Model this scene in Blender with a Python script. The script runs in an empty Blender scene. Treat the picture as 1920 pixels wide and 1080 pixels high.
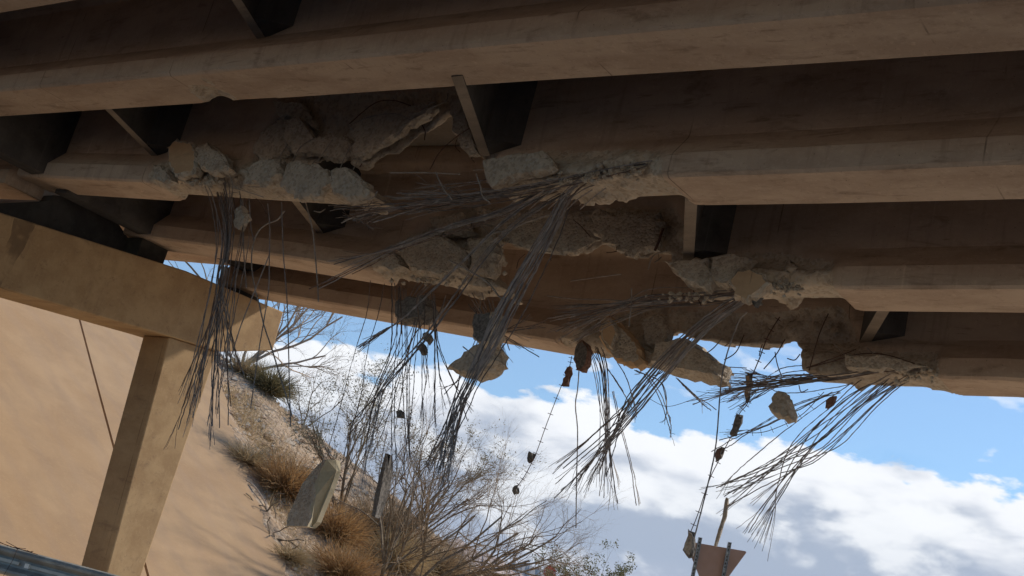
import bpy, math, random
import numpy as np
from mathutils import Vector, Matrix

random.seed(7)
rng = np.random.default_rng(7)
sc = bpy.context.scene
col = sc.collection

# ------------------------------------------------------------------ camera
F_PX = 2200.0
ROLL, PITCH = math.radians(14.5), math.radians(16)
cp, sp, cr, sr = math.cos(PITCH), math.sin(PITCH), math.cos(ROLL), math.sin(ROLL)
FW = np.array([0, cp, sp]); R0 = np.array([1., 0, 0]); U0 = np.array([0, -sp, cp])
RT = cr * R0 + sr * U0
UP = -sr * R0 + cr * U0
EYE = np.array([0, 0, 1.25])
cam_d = bpy.data.cameras.new('camera')
cam_d.sensor_width = 36; cam_d.lens = F_PX / 1920 * 36
cam_d.clip_start = 0.1; cam_d.clip_end = 30000
cam = bpy.data.objects.new('camera', cam_d); col.objects.link(cam)
m = Matrix(((RT[0], UP[0], -FW[0], EYE[0]), (RT[1], UP[1], -FW[1], EYE[1]), (RT[2], UP[2], -FW[2], EYE[2]), (0, 0, 0, 1)))
cam.matrix_world = m
sc.camera = cam

# ------------------------------------------------------------------ light
SUN_AZ, SUN_EL = math.radians(66), math.radians(41)
sun_d = bpy.data.lights.new('sun', 'SUN'); sun_d.energy = 3.2; sun_d.angle = math.radians(3); sun_d.color = (1, .91, .77)
sun = bpy.data.objects.new('sun', sun_d); col.objects.link(sun)
sdir = Vector((math.sin(SUN_AZ) * math.cos(SUN_EL), math.cos(SUN_AZ) * math.cos(SUN_EL), math.sin(SUN_EL)))
sun.rotation_euler = sdir.to_track_quat('Z', 'Y').to_euler()
sc.view_settings.view_transform = 'Standard'; sc.view_settings.look = 'None'
sc.view_settings.exposure = 0.42; sc.view_settings.gamma = 1
world = bpy.data.worlds.new('World'); sc.world = world; world.use_nodes = True


class NT:
    def __init__(s, tree):
        s.t = tree; s.n = tree.nodes; s.l = tree.links
    def new(s, kind, **kw):
        n = s.n.new(kind)
        for k, v in kw.items():
            if k.startswith('i_'):
                key = k[2:]
                n.inputs[int(key) if key.isdigit() else key.replace('_', ' ')].default_value = v
            else: setattr(n, k, v)
        return n
    def link(s, a, b): s.l.new(a, b)
    def put(s, v, sock):
        if isinstance(v, (int, float)): sock.default_value = v
        elif isinstance(v, (tuple, list)): sock.default_value = v
        else: s.link(v, sock)
    def math(s, op, a, b=0.0, clamp=False, c=None):
        n = s.n.new('ShaderNodeMath'); n.operation = op; n.use_clamp = clamp
        s.put(a, n.inputs[0]); s.put(b, n.inputs[1])
        if c is not None: s.put(c, n.inputs[2])
        return n.outputs[0]
    def ramp(s, v, lo, hi, smooth=True):
        n = s.n.new('ShaderNodeMapRange'); n.clamp = True
        n.interpolation_type = 'SMOOTHSTEP' if smooth else 'LINEAR'
        s.put(v, n.inputs[0]); n.inputs[1].default_value = lo; n.inputs[2].default_value = hi
        return n.outputs[0]
    def mix(s, f, a, b):
        n = s.n.new('ShaderNodeMix'); n.data_type = 'RGBA'
        s.put(f, n.inputs[0])
        for v, i in ((a, 6), (b, 7)):
            if isinstance(v, (tuple, list)): n.inputs[i].default_value = (v[0], v[1], v[2], 1)
            else: s.link(v, n.inputs[i])
        return n.outputs[2]
    def noise(s, vec, scale, detail=4, rough=.55, dist=0.):
        n = s.n.new('ShaderNodeTexNoise')
        s.link(vec, n.inputs['Vector']); n.inputs['Scale'].default_value = scale
        n.inputs['Detail'].default_value = detail; n.inputs['Roughness'].default_value = rough
        n.inputs['Distortion'].default_value = dist
        return n.outputs['Fac']
    def scalev(s, vec, sx, sy, sz, off=(0, 0, 0), rot=(0, 0, 0)):
        n = s.n.new('ShaderNodeMapping'); s.link(vec, n.inputs[0])
        n.inputs['Scale'].default_value = (sx, sy, sz); n.inputs['Location'].default_value = off
        n.inputs['Rotation'].default_value = rot
        return n.outputs[0]


# sky: Nishita blue with a low bank of cloud, all in world directions
w = NT(world.node_tree); w.n.clear()
out = w.new('ShaderNodeOutputWorld'); bg = w.new('ShaderNodeBackground'); bg.inputs[1].default_value = 1.0
w.link(bg.outputs[0], out.inputs[0])
sky = w.new('ShaderNodeTexSky'); sky.sky_type = 'NISHITA'; sky.sun_disc = False
sky.sun_elevation = SUN_EL; sky.sun_rotation = SUN_AZ; sky.air_density = 1.0; sky.dust_density = .3; sky.ozone_density = 2.0
skys = w.new('ShaderNodeVectorMath', operation='SCALE'); w.link(sky.outputs[0], skys.inputs[0]); skys.inputs[3].default_value = .10
tc = w.new('ShaderNodeTexCoord'); gen = tc.outputs['Generated']
dotn = w.new('ShaderNodeVectorMath', operation='DOT_PRODUCT'); w.link(gen, dotn.inputs[0])
dotn.inputs[1].default_value = (-.0500, -.1989, .9787)
h = dotn.outputs['Value']                      # height above the edge of the bank
v1 = w.scalev(gen, 1, 1, 2.2, off=(3.1, .4, .9))
puff = w.noise(v1, 12, 7, .55, .1)
wisp = w.noise(w.scalev(gen, 1, 1, 3.2, off=(.7, 2.2, .35), rot=(0, .25, 0)), 7.5, 4, .5, .3)
edge = w.math('ADD', w.math('MULTIPLY', h, -1), w.math('MULTIPLY', w.math('SUBTRACT', puff, .5), .10))
bank = w.ramp(edge, -.001, .008)
spot = w.math('MULTIPLY', w.ramp(w.noise(w.scalev(gen, 1, 1, 2.2, off=(.35, 1.63, .2)), 13, 5, .5, .2), .57, .70), w.ramp(h, .10, .035))
thin = w.math('MULTIPLY', w.ramp(h, .25, .06), .12)
cover = w.math('MAXIMUM', w.math('MAXIMUM', bank, w.math('MULTIPLY', spot, .85)), thin)
deep = w.ramp(w.math('ADD', edge, w.math('MULTIPLY', w.math('SUBTRACT', wisp, .5), .22)), .016, .075)
ccol = w.mix(deep, (.80, .81, .83), (.34, .39, .48))
puff2 = w.noise(w.scalev(gen, 1, 1, 2.0, off=(5.3, .1, 2.)), 10, 7, .52, .15)
ccol = w.mix(w.math('MULTIPLY', w.ramp(puff2, .50, .62), .85), ccol, (.82, .83, .84))
hz = w.new('ShaderNodeSeparateXYZ'); w.link(gen, hz.inputs[0])
low = w.math('MULTIPLY', w.ramp(hz.outputs[2], .10, .03), w.ramp(w.noise(w.scalev(gen, 1, 1, 5, off=(1, 4, .2)), 5, 4, .5, .3), .36, .58))
ccol = w.mix(w.math('MULTIPLY', low, .8), ccol, (.62, .61, .67))
tint = w.new('ShaderNodeVectorMath', operation='MULTIPLY'); w.link(skys.outputs[0], tint.inputs[0]); tint.inputs[1].default_value = (.66, .92, 1.08)
tot = w.mix(cover, tint.outputs[0], ccol)
w.link(tot, bg.inputs[0])

# ------------------------------------------------------------------ bridge coordinates: s along the girders (to the left pier), d across
GH = np.array([-0.76207573, 0.6474879, 0]); N = np.array([0.6474879, 0.76207573, 0])
def ray(px, py): return FW + (px - 960) / F_PX * RT - (py - 540) / F_PX * UP
def at_d(px, py, d):
    r = ray(px, py); return EYE + r * (d / (r @ N))
def sz(px, py, d):
    P = at_d(px, py, d); return P @ GH, P[2]
def at_y(px, py, y):
    r = ray(px, py); return EYE + r * (y / r[1])
def W(s, d, z): return GH * s + N * d + np.array([0, 0, z])
def project(P):
    q = np.asarray(P) - EYE
    return 960 + F_PX * (q @ RT) / (q @ FW), 540 - F_PX * (q @ UP) / (q @ FW)
SL0, SLK = 16.5, .6
def hill(px, py, lift=0):
    r = ray(px, py); t = (EYE[2] + SL0 * SLK - lift) / ((r @ GH) * SLK - r[2]); return EYE + r * t


# ------------------------------------------------------------------ tags and mesh helpers
def tag(o, label=None, cat=None, group=None, kind=None):
    if label: o['label'] = label
    if cat: o['category'] = cat
    if group: o['group'] = group
    if kind: o['kind'] = kind
    return o
def mesh_obj(name, verts, faces, mats, parent=None, smooth=False, mi=None, attr=None):
    me = bpy.data.meshes.new(name)
    me.from_pydata(np.asarray(verts, dtype=float).tolist() if len(verts) else [], [], [tuple(int(i) for i in f) for f in faces])
    if not isinstance(mats, (list, tuple)): mats = [mats]
    for mt in mats: me.materials.append(mt)
    if mi is not None: me.polygons.foreach_set('material_index', np.asarray(mi, dtype=np.int32))
    if smooth: me.polygons.foreach_set('use_smooth', np.ones(len(me.polygons), dtype=bool))
    if attr is not None:
        a = me.attributes.new('broken', 'FLOAT', 'POINT'); a.data.foreach_set('value', np.asarray(attr, dtype=np.float32))
    me.update()
    o = bpy.data.objects.new(name, me); col.objects.link(o)
    if parent is not None:
        o.parent = parent
        loc = Vector((0, 0, 0)); p = parent
        while p is not None:
            loc += p.location; p = p.parent
        o.matrix_parent_inverse = Matrix.Translation(-loc)
    return o
def empty(name, loc):
    o = bpy.data.objects.new(name, None); o.location = Vector(loc); col.objects.link(o); o.empty_display_size = .3
    return o
class MB:
    def __init__(s): s.v = []; s.f = []; s.m = []
    def add(s, v, f, mi=0):
        b = len(s.v); s.v.extend([tuple(p) for p in v]); s.f.extend([tuple(i + b for i in q) for q in f]); s.m.extend([mi] * len(f))
    def box(s, P, a, b, c, mi=0):
        P, a, b, c = [np.asarray(x, float) for x in (P, a, b, c)]
        v = [P, P + a, P + a + b, P + b, P + c, P + a + c, P + a + b + c, P + b + c]
        s.add(v, [(0, 3, 2, 1), (4, 5, 6, 7), (0, 1, 5, 4), (1, 2, 6, 5), (2, 3, 7, 6), (3, 0, 4, 7)], mi)
    def tube(s, path, rad, k=5, twist=0., mi=0, caps=True):
        v, f = tube(path, rad, k, twist, caps); s.add(v, f, mi)
    def build(s, name, mats, parent=None, smooth=False): return mesh_obj(name, s.v, s.f, mats, parent, smooth, s.m)
def tube(path, rad, k=5, twist=0., caps=True):
    P = np.asarray(path, float); n = len(P)
    rad = np.full(n, rad) if np.isscalar(rad) else np.asarray(rad, float)
    T = np.gradient(P, axis=0); T /= np.linalg.norm(T, axis=1)[:, None] + 1e-9
    ref = np.array([.31, .17, .93]) if abs(T[0] @ np.array([.31, .17, .93])) < .9 else np.array([1., .2, 0])
    A = np.empty_like(P); a = np.cross(T[0], ref); a /= np.linalg.norm(a)
    for i in range(n):
        a = a - T[i] * (a @ T[i]); a /= np.linalg.norm(a) + 1e-9; A[i] = a
    B = np.cross(T, A)
    ang = np.arange(k) * 2 * math.pi / k
    L = np.concatenate([[0], np.cumsum(np.linalg.norm(np.diff(P, axis=0), axis=1))])
    th = ang[None, :] + (L * twist)[:, None]
    V = P[:, None, :] + rad[:, None, None] * (np.cos(th)[..., None] * A[:, None, :] + np.sin(th)[..., None] * B[:, None, :])
    V = V.reshape(-1, 3); F = []
    for i in range(n - 1):
        for j in range(k):
            F.append((i * k + j, i * k + (j + 1) % k, (i + 1) * k + (j + 1) % k, (i + 1) * k + j))
    if caps: F.append(tuple(range(k))[::-1]); F.append(tuple((n - 1) * k + j for j in range(k)))
    return V, F
def smooth_path(pts, per=5):
    P = np.asarray(pts, float)
    if len(P) < 3: 
        t = np.linspace(0, 1, per + 1)[:, None]; return P[0] * (1 - t) + P[-1] * t
    Q = np.vstack([2 * P[0] - P[1], P, 2 * P[-1] - P[-2]]); o = []
    for i in range(1, len(Q) - 2):
        for t in np.linspace(0, 1, per, endpoint=False):
            a, b, c, d = Q[i - 1], Q[i], Q[i + 1], Q[i + 2]
            o.append(.5 * (2 * b + (c - a) * t + (2 * a - 5 * b + 4 * c - d) * t * t + (3 * b - a - 3 * c + d) * t ** 3))
    o.append(P[-1]); return np.array(o)

# value noise
LAT = rng.random((32, 32, 32))
def vnoise(x, y, z):
    def sm(t): return t * t * (3 - 2 * t)
    xi, yi, zi = np.floor(x).astype(int), np.floor(y).astype(int), np.floor(z).astype(int)
    fx, fy, fz = sm(x - xi), sm(y - yi), sm(z - zi); r = 0
    for a in (0, 1):
        for b in (0, 1):
            for c in (0, 1):
                r = r + LAT[(xi + a) % 32, (yi + b) % 32, (zi + c) % 32] * (fx if a else 1 - fx) * (fy if b else 1 - fy) * (fz if c else 1 - fz)
    return r - .5
def fbm(x, y, z, f, o=4):
    r = 0; a = 1
    for i in range(o):
        r = r + a * vnoise(x * f + 7.3 * i, y * f + 3.1 * i, z * f + 5.7 * i); a *= .5; f *= 2.03
    return r

def worley(x, y, z, f):
    x, y, z = x * f + 50, y * f + 50, z * f + 50
    xi, yi, zi = np.floor(x).astype(int), np.floor(y).astype(int), np.floor(z).astype(int)
    b1 = np.full(x.shape, 9.); b2 = np.full(x.shape, 9.); val = np.zeros(x.shape)
    for a in (-1, 0, 1):
        for b in (-1, 0, 1):
            for c in (-1, 0, 1):
                i, j, k = xi + a, yi + b, zi + c
                r1 = LAT[i % 32, j % 32, k % 32]; r2 = LAT[(i + 11) % 32, (j + 5) % 32, k % 32]; r3 = LAT[i % 32, (j + 17) % 32, (k + 9) % 32]; r4 = LAT[(i + 3) % 32, (j + 3) % 32, (k + 21) % 32]
                dx, dy, dz = i + r1 - x, j + r2 - y, k + r3 - z
                dd_ = np.sqrt(dx * dx + dy * dy + dz * dz); cv = r4 + .5 * (dx * (r1 - .5) + dy * (r2 - .5) + dz * (r3 - .5)) * 1.6
                near = dd_ < b1; b2 = np.where(near, b1, np.minimum(b2, dd_)); val = np.where(near, cv, val); b1 = np.where(near, dd_, b1)
    return val, b2 - b1

# ------------------------------------------------------------------ materials
def new_mat(name):
    mt = bpy.data.materials.new(name); mt.use_nodes = True
    t = NT(mt.node_tree); t.n.clear()
    o = t.new('ShaderNodeOutputMaterial'); b = t.new('ShaderNodeBsdfPrincipled'); t.link(b.outputs[0], o.inputs[0])
    return mt, t, b
def set_bump(t, b, hsock, strength, dist):
    bp = t.new('ShaderNodeBump'); bp.inputs['Strength'].default_value = strength; bp.inputs['Distance'].default_value = dist
    t.link(hsock, bp.inputs['Height']); t.link(bp.outputs[0], b.inputs['Normal'])
def pos(t): return t.new('ShaderNodeNewGeometry').outputs['Position']
ROTZ = math.atan2(GH[1], GH[0])
def broken_col(t, p):
    vo = t.new('ShaderNodeTexVoronoi'); t.link(p, vo.inputs['Vector']); vo.inputs['Scale'].default_value = 34
    n1 = t.noise(p, 7, 5, .65)
    c = t.mix(t.ramp(n1, .25, .75), (.38, .31, .245), (.55, .46, .37))
    bw = t.new('ShaderNodeRGBToBW'); t.link(vo.outputs['Color'], bw.inputs[0])
    c = t.mix(t.math('MULTIPLY', t.ramp(bw.outputs[0], .62, .8), .6), c, (.46, .42, .37))
    c = t.mix(t.math('MULTIPLY', t.ramp(bw.outputs[0], .38, .25), .35), c, (.15, .12, .095))
    hh = t.math('ADD', t.math('MULTIPLY', t.noise(p, 22, 5, .7), 1.2), t.math('MULTIPLY', vo.outputs['Distance'], -.6))
    return c, hh
def mat_concrete(name, c1, c2, stain=(.12, .09, .07), stain_amt=.5, use_attr=False, bump=.25, streak=True):
    mt, t, b = new_mat(name); p = pos(t)
    rp = t.scalev(p, 1, 1, 1, rot=(0, 0, -ROTZ))
    n1 = t.noise(t.scalev(rp, .6, 1.6, 1.6), 1.7, 6, .6)
    c = t.mix(t.ramp(n1, .36, .64), c1, c2)
    n2 = t.noise(t.scalev(rp, .5, 2.2, 2.2, off=(4, 2, 1)), 3.1, 6, .7, .6)
    c = t.mix(t.math('MULTIPLY', t.ramp(n2, .54, .72), stain_amt), c, stain)
    if streak:
        n3 = t.noise(t.scalev(rp, 5, 5, .35), 1.8, 4, .7)
        c = t.mix(t.math('MULTIPLY', t.ramp(n3, .52, .75), stain_amt * .55), c, stain)
    n4 = t.noise(p, 28, 5, .7)
    c = t.mix(t.math('MULTIPLY', t.ramp(n4, .5, .8), .35), c, tuple(min(1, x * 1.45) for x in c2))
    pit = t.noise(p, 55, 2, .5)
    c = t.mix(t.math('MULTIPLY', t.ramp(pit, .70, .76), .6), c, tuple(x * .35 for x in stain))
    sx = t.new('ShaderNodeSeparateXYZ'); t.link(rp, sx.inputs[0])
    fx = t.math('FRACT', t.math('ADD', t.math('MULTIPLY', sx.outputs[0], .41), t.math('MULTIPLY', t.noise(p, 1.5, 2, .5), .012)))
    ln = t.math('MULTIPLY', t.math('LESS_THAN', fx, .005), t.ramp(t.noise(p, 2.3, 3, .6), .42, .58))
    c = t.mix(t.math('MULTIPLY', ln, .7), c, tuple(x * .6 for x in stain))
    n5 = t.noise(t.scalev(rp, 3, 3, .12, off=(2, 5, 1)), 2.4, 3, .6)
    c = t.mix(t.math('MULTIPLY', t.ramp(n5, .66, .74), .35 if streak else 0.), c, tuple(min(1, x * 1.5) for x in c2))
    n6 = t.noise(t.scalev(rp, .8, 7, 7, off=(8, 1, 3)), 2.2, 5, .7, .4)
    c = t.mix(t.math('MULTIPLY', t.ramp(n6, .60, .72), stain_amt), c, stain)
    hh = t.math('ADD', t.math('MULTIPLY', n4, .35), t.math('MULTIPLY', t.noise(p, 6, 3, .5), .5)); hh = t.math('ADD', hh, t.math('MULTIPLY', ln, -1.0))
    if use_attr:
        at = t.new('ShaderNodeAttribute'); at.attribute_name = 'broken'
        k = t.ramp(t.math('ADD', at.outputs['Fac'], t.math('MULTIPLY', t.math('SUBTRACT', n4, .5), .5)), .40, .52)
        bc, bh = broken_col(t, p)
        c = t.mix(k, c, bc)
        hh = t.math('ADD', hh, t.math('MULTIPLY', t.math('MULTIPLY', bh, k), 3.0))
    t.link(c, b.inputs['Base Color']); b.inputs['Roughness'].default_value = .9
    b.inputs['Specular IOR Level'].default_value = .25
    set_bump(t, b, hh, bump, .02)
    return mt
M_girder = mat_concrete('girder_concrete', (.40, .295, .225), (.50, .385, .30), (.19, .13, .095), .65, True)
M_shadeform = mat_concrete('shade_dark_concrete', (.055, .05, .05), (.085, .078, .075), (.03, .028, .027))  # concrete darkened to stand for shade between girders and above the pier cap
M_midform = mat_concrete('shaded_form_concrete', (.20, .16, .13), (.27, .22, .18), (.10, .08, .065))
M_deck = mat_concrete('deck_concrete', (.25, .21, .18), (.3, .26, .22))
M_pier = mat_concrete('tan_pier_concrete', (.34, .225, .125), (.42, .29, .165), (.22, .145, .095), .6, False, .15)
M_broken, t_, b_ = new_mat('broken_concrete'); p_ = pos(t_); c_, h_ = broken_col(t_, p_)
t_.link(c_, b_.inputs['Base Color']); b_.inputs['Roughness'].default_value = .95; set_bump(t_, b_, h_, .8, .03)
M_face = mat_concrete('smooth_chunk_face', (.42, .27, .16), (.50, .34, .21), (.2, .15, .1), .4, False, .15)
M_slabface = mat_concrete('pale_slab_face', (.36, .31, .22), (.42, .365, .265), (.28, .23, .16), .4, False, .15)
def mat_simple(name, c1, c2, scale=20, rough=.6, metal=0., bump=.0):
    mt, t, b = new_mat(name); p = pos(t); nn = t.noise(p, scale, 4, .6)
    t.link(t.mix(t.ramp(nn, .35, .65), c1, c2), b.inputs['Base Color']); b.inputs['Roughness'].default_value = rough
    b.inputs['Metallic'].default_value = metal
    if bump: set_bump(t, b, nn, bump, .01)
    return mt
M_strand = mat_simple('prestressing_steel', (.16, .14, .135), (.30, .265, .255), 9, .6, .1)
M_strand2 = mat_simple('dark_steel', (.06, .052, .055), (.13, .115, .115), 12, .55, .2)
M_strand3 = mat_simple('rusted_steel', (.10, .06, .045), (.19, .13, .105), 16, .8, 0)
M_rebar = mat_simple('pale_rebar', (.22, .19, .17), (.34, .3, .27), 14, .7, .1)
M_rust = mat_simple('rusty_wire', (.06, .03, .022), (.12, .06, .045), 12, .8)
M_galv = mat_simple('galvanised_steel', (.30, .33, .34), (.42, .45, .46), 6, .45, .7)
M_galvedge = mat_simple('weathered_rail_steel', (.24, .245, .24), (.36, .365, .35), 5, .55, .12)
M_strip = mat_simple('pale_strip', (.42, .43, .41), (.5, .51, .49), 9, .7)
M_post = mat_simple('post_steel', (.2, .22, .24), (.36, .39, .42), 30, .5, .6)
M_tan = mat_simple('tan_sign_back', (.30, .19, .14), (.34, .22, .17), 3, .7)
M_red = mat_simple('red_sign_paint', (.5, .03, .02), (.6, .05, .03), 5, .5)
M_white = mat_simple('white_sign_paint', (.75, .74, .72), (.8, .79, .77), 5, .5)
M_dark = mat_simple('dark_rubber', (.02, .018, .016), (.04, .035, .03), 8, .9)
M_rustchunk = mat_simple('reddish_concrete', (.14, .075, .055), (.24, .14, .11), 40, .95, 0, .6)
M_dusk = mat_simple('grey_fragment', (.09, .08, .075), (.2, .18, .165), 35, .95, 0, .6)

# ------------------------------------------------------------------ girders
D_OF = dict(A=5.68, B=7.24, C=9.04, D=10.9)
EDGE = dict(  # near lower edge of each girder, read along its length
    A=[(0, 170), (480, 125), (960, 79), (1440, 36), (1900, -6)],
    B=[(0, 328), (300, 342), (560, 357), (690, 366), (905, 350), (1230, 331), (1480, 323), (1920, 305)],
    C=[(164, 430), (411, 463), (560, 485), (700, 508), (930, 545), (1180, 560), (1440, 541), (1920, 540)],
    D=[(440, 537), (560, 559), (894, 616), (1060, 644), (1359, 693), (1500, 700), (1640, 707), (1920, 712)])
LINE = {}
for k_, pts in EDGE.items():
    q = sorted(sz(x, y, D_OF[k_]) for x, y in pts)
    LINE[k_] = (np.array([a for a, b in q]), np.array([b for a, b in q]))
def zb(k, s):
    if k in LINE:
        S, Z = LINE[k]; s = np.asarray(s, float)
        r = np.interp(s, S, Z)
        sl = .045
        r = np.where(s < S[0], Z[0] + (s - S[0]) * sl, r); r = np.where(s > S[-1], Z[-1] + (s - S[-1]) * sl, r)
        return r
    return 5.03 - .125 * (k - 5.68) + .052 * np.asarray(s, float)
def zdeck(s, d): return 6.42 - .125 * (d - 5.68) + .052 * np.asarray(s, float)
PROF = [(.025, 0), (.555, 0), (.58, .025), (.58, .205), (.565, .222), (.39, .45), (.39, 1.10), (.50, 1.2), (.50, 1.37), (.08, 1.37), (.08, 1.2), (.19, 1.10), (.19, .45), (.015, .222), (0, .205), (0, .025)]
def wmap(wv, H): return np.where(wv <= .45, wv, .45 + (wv - .45) * (H - .45) / .92)
def intact(k, d, s0, s1, parent, name='beam', mat=None, step=.5):
    n = max(2, int((s1 - s0) / step) + 1); S = np.linspace(s0, s1, n)
    P = np.array(PROF); V = []
    for s in S:
        z0 = float(zb(k, s)); H = float(zdeck(s, d)) - z0
        for v, wv in P: V.append(W(s, d + v, z0 + float(wmap(wv, H))))
    m_ = len(P); F = []
    for i in range(n - 1):
        for j in range(m_):
            F.append((i * m_ + j, i * m_ + (j + 1) % m_, (i + 1) * m_ + (j + 1) % m_, (i + 1) * m_ + j))
    # a short set-back tongue at each end, so that the joint with the torn length stays closed
    for (si, base, sg) in ((S[0], 0, -1), (S[-1], (n - 1) * m_, 1)):
        b0 = len(V)
        for e_ in (0, sg * .07):
            s_ = si + e_; z0 = float(zb(k, s_)); H = float(zdeck(s_, d)) - z0
            for v, wv in P:
                v2 = .29 + (v - .29) * .97; w2 = .66 + (wv - .66) * .985
                V.append(W(s_, d + v2, z0 + float(wmap(w2, H))))
        a_, c_ = list(range(base, base + m_)), list(range(b0, b0 + m_)); e2 = list(range(b0 + m_, b0 + 2 * m_))
        for j in range(m_):
            q = (j + 1) % m_
            F.append((a_[j], a_[q], c_[q], c_[j])); F.append((c_[j], c_[q], e2[q], e2[j]))
        F.append(tuple(e2) if sg > 0 else tuple(e2)[::-1])
    return mesh_obj(name, V, F, mat or M_girder, parent, attr=np.zeros(len(V)))

def seg_sdf(px, py, poly):
    """signed distance (negative inside) to a polygon, vectorised"""
    poly = np.asarray(poly, float); dmin = np.full(px.shape, 1e9); inside = np.zeros(px.shape, bool)
    for i in range(len(poly)):
        ax, ay = poly[i]; bx, by = poly[(i + 1) % len(poly)]
        ex, ey = bx - ax, by - ay; L = ex * ex + ey * ey + 1e-12
        t = np.clip(((px - ax) * ex + (py - ay) * ey) / L, 0, 1)
        dmin = np.minimum(dmin, np.hypot(px - ax - t * ex, py - ay - t * ey))
        c = ((ay > py) != (by > py)) & (px < (bx - ax) * (py - ay) / (by - ay + 1e-12) + ax)
        inside ^= c
    return np.where(inside, -dmin, dmin)

def surface_nets(S, org, st):
    nx, ny, nz = S.shape; neg = S < 0
    acc = np.zeros((nx - 1, ny - 1, nz - 1, 3)); cnt = np.zeros((nx - 1, ny - 1, nz - 1))
    base = np.indices((nx - 1, ny - 1, nz - 1)).transpose(1, 2, 3, 0).astype(float)
    for ax in range(3):
        o1, o2 = [a for a in range(3) if a != ax]
        sl0 = [slice(None)] * 3; sl1 = [slice(None)] * 3; sl0[ax] = slice(0, -1); sl1[ax] = slice(1, None)
        a = S[tuple(sl0)]; b = S[tuple(sl1)]; cr_ = neg[tuple(sl0)] != neg[tuple(sl1)]
        t = np.where(cr_, a / (a - b + 1e-12), 0)
        for i in (0, 1):
            for j in (0, 1):
                sl = [slice(None)] * 3; sl[o1] = slice(i, S.shape[o1] - 1 + i); sl[o2] = slice(j, S.shape[o2] - 1 + j)
                c = cr_[tuple(sl)]; tt = t[tuple(sl)]
                p = base.copy(); p[..., ax] += tt; p[..., o1] += i; p[..., o2] += j
                acc += p * c[..., None]; cnt += c
    act = cnt > 0; idx = -np.ones(cnt.shape, int); idx[act] = np.arange(act.sum())
    V = acc[act] / cnt[act][:, None] * np.array(st) + np.array(org)
    F = []
    for ax in range(3):
        o1, o2 = [(1, 2), (2, 0), (0, 1)][ax]
        sl0 = [slice(1, -1)] * 3; sl1 = [slice(1, -1)] * 3; sl0[ax] = slice(0, -1); sl1[ax] = slice(1, None)
        n0 = neg[tuple(sl0)]; n1 = neg[tuple(sl1)]
        I = np.argwhere(n0 != n1); flip = n0[tuple(I.T)]
        G = I.copy(); G[:, o1] += 1; G[:, o2] += 1
        def cell(a, b):
            q = G.copy(); q[:, o1] -= a; q[:, o2] -= b; return idx[tuple(q.T)]
        Q = np.stack([cell(0, 0), cell(1, 0), cell(1, 1), cell(0, 1)], 1)
        Q[~flip] = Q[~flip][:, ::-1]; F.append(Q)
    return V, np.vstack(F)

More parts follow.
